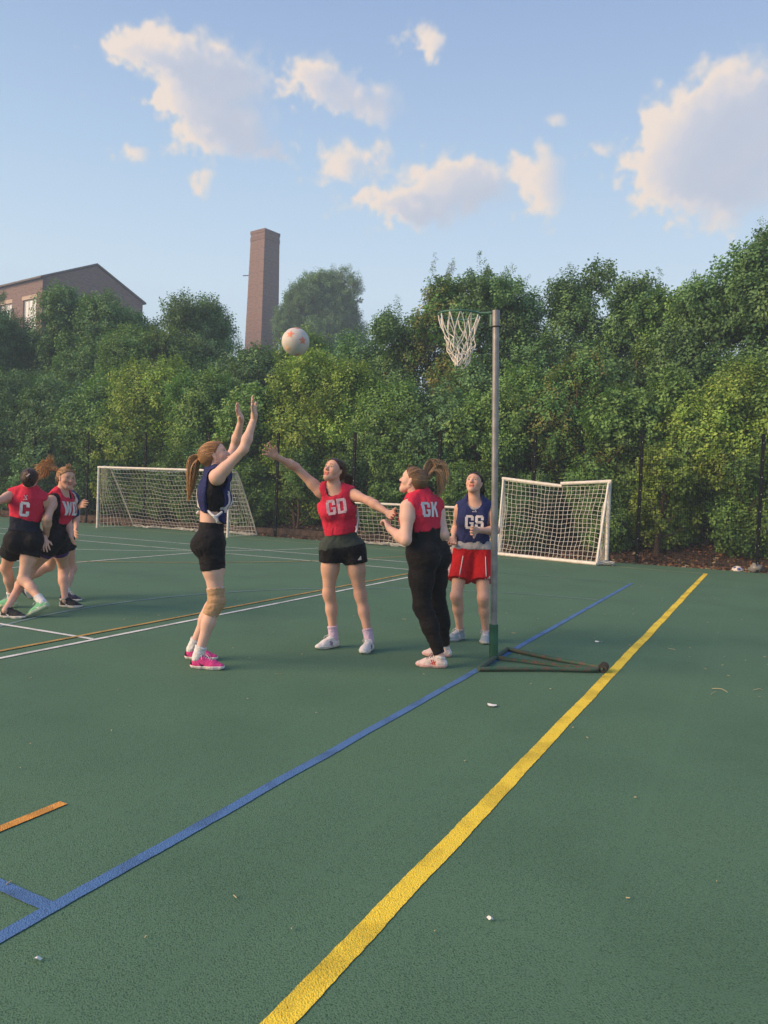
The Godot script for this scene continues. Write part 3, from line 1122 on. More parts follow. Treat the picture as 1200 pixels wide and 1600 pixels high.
# ---------------------------------------------------------------- chimney and building
func make_buildings() -> void:
	var g := thing("brick_chimney", "tall square red brick chimney stack rising above the trees", "chimney", Vector3(-47.84, 0, -66.43))
	# the corner towards the camera stands at the origin
	var left := Vector3(-0.84, 0, -0.54).rotated(Vector3.UP, 0.36)
	left = Vector3(-0.98, 0, -0.20)
	var back := Vector3(left.z, 0, -left.x).normalized() * -1.0
	if back.z > 0:
		back = -back
	var side := 2.1
	var b := Buf.new()
	var lv := [[-0.1, 2.95], [26.9, 2.13]]
	var ring := func(y: float, s: float) -> Array:
		var c := left * side * 0.5 + back * side * 0.5
		return [c - left * s / 2 - back * s / 2 + Vector3(0, y, 0), c + left * s / 2 - back * s / 2 + Vector3(0, y, 0), c + left * s / 2 + back * s / 2 + Vector3(0, y, 0), c - left * s / 2 + back * s / 2 + Vector3(0, y, 0)]
	var lo: Array = ring.call(lv[0][0], lv[0][1])
	var hi: Array = ring.call(lv[1][0], lv[1][1])
	for k in 4:
		b.quad(lo[k], hi[k], hi[(k + 1) % 4], lo[(k + 1) % 4])
	part("shaft", b, mats["brick_red"], g)
	for q in [[26.9, 27.25, 2.19, "brick_brown"], [27.25, 27.6, 2.13, "brick_red"], [27.6, 27.95, 2.20, "brick_brown"]]:
		b = Buf.new()
		lo = ring.call(q[0], q[2])
		hi = ring.call(q[1], q[2])
		for k in 4:
			b.quad(lo[k], hi[k], hi[(k + 1) % 4], lo[(k + 1) % 4])
		b.quad(hi[0], hi[1], hi[2], hi[3])
		b.quad(lo[3], lo[2], lo[1], lo[0])
		part("brick_band", b, mats[q[3]], g)
	b = Buf.new()
	b.bar(left * (side + 0.02) + Vector3(0, 23.4, 0), left * (side + 1.0) + Vector3(0, 23.5, 0), 0.05, 6)
	part("bracket", b, mats["fence"], g)
	# the gabled building on the left
	g = thing("brick_building", "large gabled brick building with sunlit windows behind the left trees", "building", Vector3(-59.55, 0, -49.2))
	var f := Vector3(-0.985, 0, -0.17).normalized()
	var d := Vector3(0.17, 0, -0.985).normalized()
	var out := -d
	var wid := 10.7
	var lng := 34.0
	var ev := 19.4
	var pk := 21.8
	var up := Vector3.UP
	b = Buf.new()
	b.quad(Vector3.ZERO, up * ev, d * wid + up * ev, d * wid)
	b.tri(up * ev, d * wid / 2 + up * pk, d * wid + up * ev)
	b.quad(f * lng, d * wid + f * lng, d * wid + f * lng + up * ev, f * lng + up * ev)
	b.tri(f * lng + up * ev, d * wid + f * lng + up * ev, f * lng + d * wid / 2 + up * pk)
	b.quad(d * wid, d * wid + up * ev, d * wid + f * lng + up * ev, d * wid + f * lng)
	part("gable_wall", b, mats["brick_brown"], g)
	# the long front is built round its window openings
	b = Buf.new()
	var bay := 4.25
	var sills := [2.0, 7.6, 13.4]
	var tops := [5.6, 11.6, 17.7]
	var x := 0.0
	for k in 8:
		var x0 := k * bay
		b.box(Vector3(x0, 0, 0), Vector3(x0 + 1.0, ev, 0.45), Transform3D(Basis(f, up, d), Vector3.ZERO))
		b.box(Vector3(x0 + 3.25, 0, 0), Vector3(x0 + bay, ev, 0.45), Transform3D(Basis(f, up, d), Vector3.ZERO))
		var ys := [0.0, sills[0], tops[0], sills[1], tops[1], sills[2], tops[2], ev]
		for j in 4:
			b.box(Vector3(x0 + 1.0, ys[j * 2], 0), Vector3(x0 + 3.25, ys[j * 2 + 1], 0.45), Transform3D(Basis(f, up, d), Vector3.ZERO))
	part("front_wall", b, mats["brick_red"], g)
	for k in 8:
		for j in 3:
			var x0 := k * bay + 1.0
			var t := Transform3D(Basis(f, up, d), Vector3.ZERO)
			var wf := Buf.new()
			for c in 4:
				var xx := x0 + c * 0.72
				wf.box(Vector3(xx, sills[j] + 0.09, 0.12), Vector3(xx + 0.09, tops[j] - 0.09, 0.2), t)
			for y in [sills[j], (sills[j] + tops[j]) * 0.5, tops[j] - 0.09]:
				wf.box(Vector3(x0, y, 0.118), Vector3(x0 + 2.25, y + 0.09, 0.202), t)
			var w := part("window", wf, mats["window_frame"], g)
			var pn := Buf.new()
			pn.box(Vector3(x0, sills[j], 0.15), Vector3(x0 + 2.25, tops[j], 0.17), t)
			part("pane", pn, mats["window_glass"], w)
			var sl := Buf.new()
			sl.box(Vector3(x0 - 0.1, sills[j] - 0.18, -0.08), Vector3(x0 + 2.35, sills[j] - 0.003, 0.1), t)
			part("sill", sl, mats["stone"], w)
			var li := Buf.new()
			li.box(Vector3(x0 - 0.15, tops[j] + 0.003, -0.03), Vector3(x0 + 2.4, tops[j] + 0.35, 0.05), t)
			part("lintel", li, mats["stone"], w)
	var rf := Buf.new()
	for s in [0, 1]:
		var e0 := (d * -0.3 if s == 0 else d * (wid + 0.3)) + up * (ev - 0.06)
		var r0 := d * wid / 2 + up * (pk + 0.08)
		var o := f * -0.18
		var l := f * (lng + 0.2)
		var th := up * 0.16
		var q := [e0 + o, e0 + l, r0 + l, r0 + o]
		rf.quad(q[0] + th, q[3] + th, q[2] + th, q[1] + th)
		rf.quad(q[0], q[1], q[2], q[3])
		rf.quad(q[0], q[0] + th, q[1] + th, q[1])
		rf.quad(q[0], q[3], q[3] + th, q[0] + th)
		rf.quad(q[1], q[1] + th, q[2] + th, q[2])
	part("roof", rf, mats["slate"], g)


# ---------------------------------------------------------------- people
const GLYPH := {
	"G": [[0.0, 0.12, 0.2, 0.88], [0.07, 0.82, 0.55, 1.0], [0.42, 0.62, 0.62, 0.92], [0.07, 0.0, 0.55, 0.18], [0.42, 0.08, 0.62, 0.5], [0.32, 0.36, 0.44, 0.5]],
	"C": [[0.0, 0.10, 0.2, 0.90], [0.07, 0.82, 0.55, 1.0], [0.42, 0.64, 0.62, 0.92], [0.07, 0.0, 0.55, 0.18], [0.42, 0.08, 0.62, 0.36]],
	"D": [[0.0, 0.0, 0.2, 1.0], [0.1, 0.82, 0.55, 1.0], [0.42, 0.08, 0.62, 0.92], [0.1, 0.0, 0.55, 0.18]],
	"S": [[0.0, 0.5, 0.2, 0.92], [0.07, 0.82, 0.55, 1.0], [0.42, 0.66, 0.62, 0.92], [0.07, 0.41, 0.55, 0.59], [0.42, 0.08, 0.62, 0.5], [0.07, 0.0, 0.55, 0.18], [0.0, 0.08, 0.2, 0.34]],
	"K": [[0.0, 0.0, 0.2, 1.0], [0.17, 0.38, 0.17, 0.62, 0.42, 1.0, 0.64, 1.0], [0.25, 0.56, 0.38, 0.66, 0.64, 0.0, 0.42, 0.0]],
	"W": [[0.0, 1.0, 0.19, 1.0, 0.33, 0.0, 0.15, 0.0], [0.16, 0.0, 0.32, 0.0, 0.52, 1.0, 0.36, 1.0], [0.36, 1.0, 0.52, 1.0, 0.72, 0.0, 0.56, 0.0], [0.55, 0.0, 0.73, 0.0, 0.88, 1.0, 0.69, 1.0]],
	"A": [[0.0, 0.0, 0.2, 0.0, 0.40, 1.0, 0.22, 1.0], [0.42, 0.0, 0.62, 0.0, 0.40, 1.0, 0.22, 1.0], [0.14, 0.2, 0.48, 0.36]],
	"x": [[0.0, 1.0, 0.26, 0.86, 0.80, 0.22, 0.62, 0.22], [0.62, 0.96, 0.80, 0.96, 0.36, 0.40, 0.18, 0.22], [0.0, 0.0, 0.86, 0.10]],
	"m": [[0.0, 0.0, 0.24, 0.0, 0.12, 0.42, 0.0, 0.34], [0.30, 0.0, 0.54, 0.0, 0.40, 0.74, 0.24, 0.62], [0.60, 0.0, 0.84, 0.0, 0.66, 1.0, 0.48, 0.90]],
	"s": [[0.0, 0.30, 0.22, 0.0, 0.34, 0.30, 0.16, 0.36], [0.20, 0.0, 0.40, 0.06, 1.0, 0.80, 0.36, 0.34]],
	"r": [[0.0, 0.0, 0.22, 0.0, 0.62, 1.0, 0.42, 1.0], [0.36, 0.0, 0.56, 0.0, 0.96, 1.0, 0.76, 1.0], [0.05, 0.62, 0.05, 0.80, 1.0, 0.36, 1.0, 0.18]],
}


func stamp(fl: Field, text: String, ctr: Vector3, ex: Vector3, ey: Vector3, n: Vector3, h: float, lift := 0.003, gap := 0.1) -> Buf:
	# flat print laid on the cloth: each stroke is a small sheet that follows the surface
	var b := Buf.new()
	var wid := 0.0
	for ch in text:
		wid += (0.88 if ch in "Wxs" else 0.62) + gap
	wid -= gap
	var u0 := -wid / 2
	var idx := 0
	for ch in text:
		for q in GLYPH[ch]:
			var p: PackedVector2Array
			if q.size() == 4:
				p = PackedVector2Array([Vector2(q[0], q[1]), Vector2(q[2], q[1]), Vector2(q[2], q[3]), Vector2(q[0], q[3])])
			else:
				p = PackedVector2Array([Vector2(q[0], q[1]), Vector2(q[2], q[3]), Vector2(q[4], q[5]), Vector2(q[6], q[7])])
			idx += 1
			var nu := 3
			var nv := 5
			var k0 := b.v.size()
			var good := true
			for j in nv + 1:
				for i in nu + 1:
					var s := p[0].lerp(p[1], float(i) / nu).lerp(p[3].lerp(p[2], float(i) / nu), float(j) / nv)
					var o := ctr + ex * ((u0 + s.x) * h) + ey * ((s.y - 0.5) * h)
					var t := 0.20
					var before := fl.at(o + n * t)
					var hit := false
					while t > -0.14:
						t -= 0.007
						var now := fl.at(o + n * t)
						if now < 0.0:
							t += 0.007 * (-now) / maxf(before - now, 1e-5) if before < 8.0 else 0.0
							hit = true
							break
						before = now
					good = good and hit
					b.v.append(o + n * (t + lift + 0.0002 * idx))
					b.n.append(n)
					b.c.append(Color.WHITE)
			if not good:
				b.v.resize(k0)
				b.n.resize(k0)
				b.c.resize(k0)
				continue
			for j in nv:
				for i in nu:
					var k := k0 + j * (nu + 1) + i
					for w in [k, k + nu + 1, k + 1, k + 1, k + nu + 1, k + nu + 2]:
						b.i.append(w)
		u0 += (0.88 if ch in "Wxs" else 0.62) + gap
	return b


func torso(J: Dictionary, e: float, what: String) -> Array:
	var b: float = J.build
	var p := []
	var u: Vector3 = J.u
	var fr: Vector3 = J.fr
	var lt: Vector3 = J.lt
	var T: float = J.T
	var pel: Vector3 = J.pelvis
	var frp: Vector3 = J.frp
	if "p" in what:
		p.append(P(J.hip_r + u * 0.02, J.hip_l + u * 0.02, 0.090 * b + e, 0.090 * b + e, 0.05, frp, 1.0))
		for s in ["hip_l", "hip_r"]:
			p.append(P(J[s] - frp * (0.085 - 0.03 * b) - u * 0.01, J[s] - frp * 0.045 + u * 0.02, 0.084 * (0.5 + 0.5 * b) + e, 0.078 * (0.5 + 0.5 * b) + e, 0.05))
	if "b" in what:
		p.append(P(pel + u * 0.02, J.waist, 0.130 * b + e, 0.120 * b + e, 0.05, fr, 1.34))
		if b > 1.1:
			p.append(P(pel + u * 0.05 + fr * 0.03, J.waist + fr * 0.03, 0.11 * b + e, 0.11 * b + e, 0.05, fr, 1.15))
	if "r" in what:
		p.append(P(J.waist, J.chest, 0.122 * b + e, 0.138 * b + e, 0.05, fr, 1.34))
		p.append(P(J.chest - lt * 0.055, J.chest + lt * 0.055, 0.096 * b + e, 0.096 * b + e, 0.05, fr, 1.1))
		for s in [-1.0, 1.0]:
			p.append(P(J.chest - u * 0.045 + fr * 0.068 * b + lt * 0.070 * s, J.chest - u * 0.035 + fr * 0.05 * b + lt * 0.066 * s, 0.060 * b + e, 0.055 * b + e, 0.04))
	if "s" in what:
		p.append(P(J.sh_r.lerp(J.sh_l, 0.12) - u * 0.012, J.sh_l.lerp(J.sh_r, 0.12) - u * 0.012, 0.054 + e * 0.8, 0.054 + e * 0.8, 0.05))
		p.append(P(J.neck + u * 0.01, J.neck - u * 0.07, 0.058 + e * 0.5, 0.088 + e * 0.7, 0.06))
		for s in ["sh_l", "sh_r"]:
			p.append(P(J.neck + u * 0.02, J[s], 0.045 + e * 0.5, 0.045 + e * 0.6, 0.05))
	return p


func leg(J: Dictionary, s: String, e: float) -> Array:
	var b: float = J.leg_build
	var hip: Vector3 = J["hip_" + s]
	var kn: Vector3 = J["kn_" + s]
	var an: Vector3 = J["an_" + s]
	var th := (kn - hip).normalized()
	var sh := (an - kn).normalized()
	var fd: Vector3 = (J["toe_" + s] - J["heel_" + s]).normalized()
	var bk := -(fd - sh * fd.dot(sh)).normalized()
	var L := kn.distance_to(an)
	return [
		P(hip, hip.lerp(kn, 0.45), 0.092 * b + e, 0.080 * b + e, 0.04),
		P(hip.lerp(kn, 0.4) - bk * 0.008, kn, 0.079 * b + e, 0.053 * (0.5 + b * 0.5) + e, 0.04),
		P(kn - bk * 0.006, kn - bk * 0.006 + sh * 0.03, 0.052 * (0.5 + b * 0.5) + e, 0.049 + e, 0.03),
		P(kn, kn + sh * L * 0.38 + bk * 0.006, 0.049 * (0.6 + b * 0.4) + e, 0.050 * b + e, 0.03),
		P(kn + sh * L * 0.18 + bk * 0.024, kn + sh * L * 0.46 + bk * 0.016, 0.034 * b + e, 0.034 * b + e, 0.04),
		P(kn + sh * L * 0.38 + bk * 0.004, an, 0.048 * b + e, 0.033 * (0.6 + b * 0.4) + e, 0.03),
	]


func arm(J: Dictionary, s: String, e: float) -> Array:
	var b: float = J.arm_build
	var a: Vector3 = J["sh_" + s]
	var el: Vector3 = J["el_" + s]
	var wr: Vector3 = J["wr_" + s]
	return [
		P(a, a.lerp(el, 0.3), 0.054 * b + e, 0.050 * b + e, 0.04),
		P(a.lerp(el, 0.25), el, 0.049 * b + e, 0.037 * b + e, 0.03),
		P(el, el.lerp(wr, 0.30), 0.037 * b + e, 0.041 * b + e, 0.03),
		P(el.lerp(wr, 0.28), wr, 0.041 * b + e, 0.025 * (0.5 + 0.5 * b) + e, 0.03),
	]


func hand(J: Dictionary, s: String) -> Buf:
	var wr: Vector3 = J["wr_" + s]
	var el: Vector3 = J["el_" + s]
	var h: Vector3 = (J["hd_" + s] - wr).normalized()
	var pn: Vector3 = J.get("palm_" + s, J.fr)
	pn = (pn - h * pn.dot(h))
	if pn.length() < 0.2:
		pn = J.u - h * J.u.dot(h)
	pn = pn.normalized()
	var th := h.cross(pn) * (1.0 if s == "r" else -1.0)
	var curl: float = J.get("curl_" + s, 0.30)
	var spread: float = J.get("spread_" + s, 0.10)
	var p := []
	p.append(P(wr - (wr - el).normalized() * 0.02, wr + h * 0.02, 0.026, 0.027, 0.02))
	p.append(P(wr + h * 0.02 + th * 0.010, wr + h * 0.082 + th * 0.022, 0.026, 0.022, 0.02, pn, 1.7))
	p.append(P(wr + h * 0.02 - th * 0.010, wr + h * 0.078 - th * 0.020, 0.026, 0.022, 0.02, pn, 1.7))
	var offs := [0.030, 0.010, -0.010, -0.029]
	var lens := [0.074, 0.083, 0.077, 0.060]
	for k in 4:
		var at: Vector3 = wr + h * (0.086 - absf(offs[k] - 0.01) * 0.28) + th * offs[k]
		var d := (h + th * spread * (1.5 - k)).normalized()
		var ang := 0.0
		for seg in 3:
			ang += curl * [0.6, 1.0, 0.8][seg]
			var dd := d * cos(ang) + pn * sin(ang)
			var to: Vector3 = at + dd * lens[k] * [0.44, 0.31, 0.25][seg]
			p.append(P(at, to, 0.0094 - 0.0007 * seg, 0.0089 - 0.0009 * seg, 0.006))
			at = to
	var tb := wr + h * 0.030 + th * 0.024
	var t1 := tb + (th * 0.72 + h * 0.62 + pn * 0.22).normalized() * 0.042
	var t2 := t1 + (th * 0.42 + h * 0.82 + pn * (0.2 + curl * 0.6)).normalized() * 0.032
	p.append(P(tb - th * 0.012 - h * 0.01, t1, 0.0155, 0.0115, 0.012))
	p.append(P(t1, t2, 0.011, 0.009, 0.006))
	return Field.new(p, 0.0042).net(J.skin)


func head(J: Dictionary) -> Buf:
	var o: Vector3 = J.head
	var b := Basis(J.hr, J.hu, J.hf)   # right, up, forward
	var T := func(x: float, y: float, z: float) -> Vector3: return o + b * Vector3(x, y, z)
	var r: Vector3 = J.hr
	var p := [
		P(T.call(0, 0.028, -0.030), T.call(0, 0.032, 0.014), 0.082, 0.080, 0.03, r, 1.10),
		P(T.call(0, 0.012, 0.030), T.call(0, -0.055, 0.040), 0.060, 0.044, 0.03, r, 1.0),
		P(T.call(-0.040, -0.045, 0.000), T.call(-0.012, -0.088, 0.060), 0.026, 0.020, 0.03),
		P(T.call(0.040, -0.045, 0.000), T.call(0.012, -0.088, 0.060), 0.026, 0.020, 0.03),
		P(T.call(0, -0.089, 0.066), T.call(0, -0.092, 0.064), 0.020, 0.020, 0.02),
		P(T.call(-0.036, -0.020, 0.056), T.call(-0.038, -0.022, 0.05), 0.028, 0.028, 0.02),
		P(T.call(0.036, -0.020, 0.056), T.call(0.038, -0.022, 0.05), 0.028, 0.028, 0.02),
		P(T.call(-0.034, 0.030, 0.072), T.call(0.034, 0.030, 0.072), 0.014, 0.014, 0.015),
		P(T.call(-0.031, 0.008, 0.100), T.call(-0.033, 0.008, 0.098), 0.014, 0.014, 0.012, Vector3.ZERO, 1.0, 4),
		P(T.call(0.031, 0.008, 0.100), T.call(0.033, 0.008, 0.098), 0.014, 0.014, 0.012, Vector3.ZERO, 1.0, 4),
		P(T.call(0, 0.018, 0.086), T.call(0, -0.022, 0.106), 0.0075, 0.0115, 0.010),
		P(T.call(-0.010, -0.026, 0.097), T.call(0.010, -0.026, 0.097), 0.008, 0.008, 0.008),
		P(T.call(-0.032, 0.008, 0.0775), T.call(-0.032, 0.009, 0.0775), 0.0128, 0.0128, 0.003),
		P(T.call(0.032, 0.008, 0.0775), T.call(0.032, 0.009, 0.0775), 0.0128, 0.0128, 0.003),
		P(T.call(-0.017, -0.051, 0.085), T.call(0.017, -0.051, 0.085), 0.0070, 0.0070, 0.006),
		P(T.call(-0.014, -0.061 - J.mouth, 0.082), T.call(0.014, -0.061 - J.mouth, 0.082), 0.0075, 0.0075, 0.006),
	]
	if J.mouth > 0.004:
		p.append(P(T.call(-0.011, -0.0565 - J.mouth * 0.5, 0.096), T.call(0.011, -0.0565 - J.mouth * 0.5, 0.096), 0.0045 + J.mouth * 0.3, 0.0045 + J.mouth * 0.3, 0.003, Vector3.ZERO, 1.0, 4))
	for s in [-1.0, 1.0]:
		p.append(P(T.call(0.075 * s, 0.016, -0.008), T.call(0.071 * s, -0.026, 0.002), 0.0185, 0.011, 0.008, r, 2.3))
		p.append(P(T.call(0.092 * s, 0.010, 0.002), T.call(0.090 * s, -0.006, 0.004), 0.008, 0.006, 0.006, Vector3.ZERO, 1.0, 4))
	var m := Field.new(p, 0.0044).net(J.skin)
	var skin: Color = J.skin
	var flush := Color(skin.r * 1.02, skin.g * 0.72, skin.b * 0.74)
	for k in m.v.size():
		var q := b.inverse() * (m.v[k] - o)
		var c := skin
		var ax := absf(q.x)
		var ck := Vector3(ax - 0.042, q.y + 0.020, q.z - 0.075).length()
		c = c.lerp(flush, clampf(1.0 - ck / 0.035, 0.0, 1.0) * 0.5)
		if q.z > 0.094 and ax < 0.018 and q.y < 0.0 and q.y > -0.035:
			c = c.lerp(flush, 0.4)
		if q.z > 0.072 and ax < 0.024 and q.y < -0.046 + 0.2 * ax and q.y > -0.069 - J.mouth:
			c = Color(skin.r * 0.80, skin.g * 0.42, skin.b * 0.45)
			if J.mouth > 0.004 and absf(q.y + 0.0565 + J.mouth * 0.5) < 0.005 + J.mouth * 0.3 and q.z < 0.087 and ax < 0.013:
				c = Color(0.06, 0.02, 0.02)
		var ey := Vector3(ax - 0.032, q.y - 0.0085, q.z - 0.0775)
		if ey.length() < 0.0137 and q.z > 0.0815 and ey.y > -0.0085:
			c = Color(0.50, 0.44, 0.41)
			if Vector2(ey.x, ey.y).length() < 0.0068:
				c = Color(0.05, 0.045, 0.04)
			elif ey.y > 0.0045:
				c = Color(0.10, 0.06, 0.045)
		var bw := 0.031 + 0.10 * (ax - 0.012) - 1.6 * maxf(0.0, ax - 0.032) * maxf(0.0, ax - 0.032) / 0.02
		if ax > 0.012 and ax < 0.052 and absf(q.y - bw) < 0.0046 and q.z > 0.05:
			c = c.lerp(J.hair, 0.65)
		m.c[k] = c
	return m


func hair_parts(J: Dictionary, rng: RandomNumberGenerator) -> Array:
	# the cap of pulled-back hair with combed strands, then the ponytail
	var o: Vector3 = J.head
	var b := Basis(J.hr, J.hu, J.hf)
	var col: Color = J.hair
	var cap := Field.new([
		P(o + b * Vector3(0, 0.030, -0.034), o + b * Vector3(0, 0.035, 0.013), 0.090, 0.086, 0.02, J.hr, 1.09),
		P(o + b * Vector3(0, -0.01, -0.05), o + b * Vector3(0, -0.035, -0.045), 0.070, 0.058, 0.03),
	], 0.006)
	cap.plane(o + b * Vector3(0, 0.080, 0.079), b * Vector3(0, -0.70, 0.714).normalized())
	var m := cap.net(col * 0.5)
	var tie: Vector3 = b.inverse() * (J.tie[0] - o)
	var tdir := tie.normalized()
	var surf := func(d: Vector3) -> Vector3:
		var c := Vector3(0, 0.030, -0.012)
		return c + Vector3(d.x * 0.084, d.y * 0.091, d.z * 0.112)
	var td := (Vector3(tie.x / 0.084, (tie.y - 0.03) / 0.091, (tie.z + 0.012) / 0.112)).normalized()
	var ends := []
	for k in 300:
		# start on the hairline: a ring round the face
		var a := TAU * (k + rng.randf()) / 300.0
		var ring := Vector3(cos(a) * 0.92, 0, 0) + Vector3(0, 0.70, 0.714).rotated(Vector3.RIGHT, 0.0) * 0.0
		var along := Vector3(0, 0.714, 0.70)
		var nrm := Vector3(0, -0.70, 0.714)
		var d0 := (Vector3(cos(a), 0, 0) + along * sin(a) * 1.0 + nrm * 0.10).normalized()
		d0 = (d0 + Vector3(rng.randf_range(-1, 1), rng.randf_range(-1, 1), rng.randf_range(-1, 1)) * 0.05).normalized()
		if rng.randf() < 0.35:
			d0 = d0.slerp(td, rng.randf_range(0.1, 0.5)).normalized()
		var pts := PackedVector3Array()
		var lift := rng.randf_range(1.005, 1.05)
		for j in 9:
			var t := j / 8.0
			var d := d0.slerp(td, t * 0.97).normalized()
			var q: Vector3 = surf.call(d)
			q = Vector3(0, 0.03, -0.012) + (q - Vector3(0, 0.03, -0.012)) * lift
			pts.append(o + b * q)
		var sh := rng.randf_range(0.45, 1.5)
		m.tube(pts, 0.0024, 0.0034, 4, col * sh, false, col * sh * 0.9)
	for k in 34:   # loose wisps
		var a := rng.randf() * TAU
		var d := (Vector3(cos(a), 0.2 + 0.5 * rng.randf(), sin(a))).normalized()
		var q: Vector3 = surf.call(d)
		var pts := PackedVector3Array()
		var dr := (td - d * td.dot(d)).normalized()
		for j in 5:
			pts.append(o + b * (q + d * (0.004 + 0.014 * j / 4.0) + dr * 0.05 * j / 4.0 + Vector3(rng.randf_range(-1, 1), rng.randf_range(-1, 1), 0) * 0.004))
		m.tube(pts, 0.0012, 0.0006, 3, col * 1.25, false)
	var tail := Buf.new()
	var path: PackedVector3Array = smooth_pts(J.tail, 6)
	var np := path.size()
	var wide: float = J.get("tail_r", 0.028)
	for k in int(J.get("tail_n", 150)):
		var a := rng.randf() * TAU
		var rr := sqrt(rng.randf())
		var off := Vector3(cos(a), sin(a), cos(a * 2.3 + 1.0)) * rr
		var len := rng.randf_range(0.72, 1.0)
		var pts := PackedVector3Array()
		for j in 10:
			var t := j / 9.0 * len
			var x := t * (np - 1)
			var i := mini(int(x), np - 2)
			var q: Vector3 = path[i].lerp(path[i + 1], x - i)
			var w := wide * (0.35 + 1.25 * sin(PI * minf(0.92, t * 0.8 + 0.12))) * (1.0 - 0.55 * maxf(0.0, t - 0.6) / 0.4)
			pts.append(q + off * w + Vector3(rng.randf_range(-1, 1), rng.randf_range(-1, 1), rng.randf_range(-1, 1)) * 0.003)
		var sh := rng.randf_range(0.6, 1.4)
		tail.tube(pts, 0.0036, 0.0014, 4, col * sh * 0.85, false, J.get("tail_tip", col) * sh * 1.05)
	if J.has("bun"):
		# a messy top knot of curls
		var bc: Vector3 = o + b * J.bun
		for k in 46:
			var d1 := Vector3(rng.randfn(), rng.randfn(), rng.randfn()).normalized()
			var d2 := d1.cross(Vector3(rng.randfn(), rng.randfn(), rng.randfn())).normalized()
			var rr := rng.randf_range(0.018, 0.038)
			var pts := PackedVector3Array()
			for j in 12:
				var a := TAU * j / 13.0
				pts.append(bc + (d1 * cos(a) + d2 * sin(a)) * rr + Vector3(0, 0.004, 0) * sin(a * 2.0))
			m.tube(pts, 0.0042, 0.002, 4, col * rng.randf_range(0.6, 1.5), false)
	if J.has("fan"):
		# a ponytail thrown out into a fan by the turn of the head
		var root: Vector3 = J.tail[0]
		for k in 560:
			var t: float = rng.randf() * (J.fan.size() - 1)
			var i := mini(int(t), J.fan.size() - 2)
			var tip: Vector3 = J.fan[i].lerp(J.fan[i + 1], t - i)
			tip = root.lerp(tip, rng.randf_range(0.50, 1.10)) + Vector3(rng.randf_range(-1, 1), rng.randf_range(-1, 1), rng.randf_range(-2.5, 2.5)) * 0.018
			var mid: Vector3 = root.lerp(J.tail[1], 0.6).lerp(tip, 0.3) + Vector3(rng.randf_range(-1, 1), rng.randf_range(-1, 1), rng.randf_range(-1, 1)) * 0.012
			var sh := rng.randf_range(0.55, 1.4)
			tail.tube(smooth_pts([root + Vector3(rng.randf_range(-1, 1), rng.randf_range(-1, 1), rng.randf_range(-1, 1)) * 0.018, mid, mid.lerp(tip, 0.55) + Vector3(rng.randf_range(-1, 1), 1.0, rng.randf_range(-1, 1)) * 0.018, tip], 3), 0.0024, 0.0009, 4, col * sh * 0.9, false, J.get("tail_tip", col) * sh * 1.1)
	var knot := Buf.new()
	var t0: Vector3 = J.tie[0]
	var tdr: Vector3 = (J.tail[1] - J.tail[0]).normalized()
	var loop := PackedVector3Array()
	var s1 := tdr.cross(Vector3(0.3, 0.8, 0.5)).normalized()
	var s2 := tdr.cross(s1)
	for k in 17:
		var a := TAU * k / 16.0
		loop.append(t0 + tdr * 0.004 + (s1 * cos(a) + s2 * sin(a)) * 0.017)
	knot.tube(loop, 0.007, 0.007, 6, Color.WHITE, false)
	return [m, tail, knot]


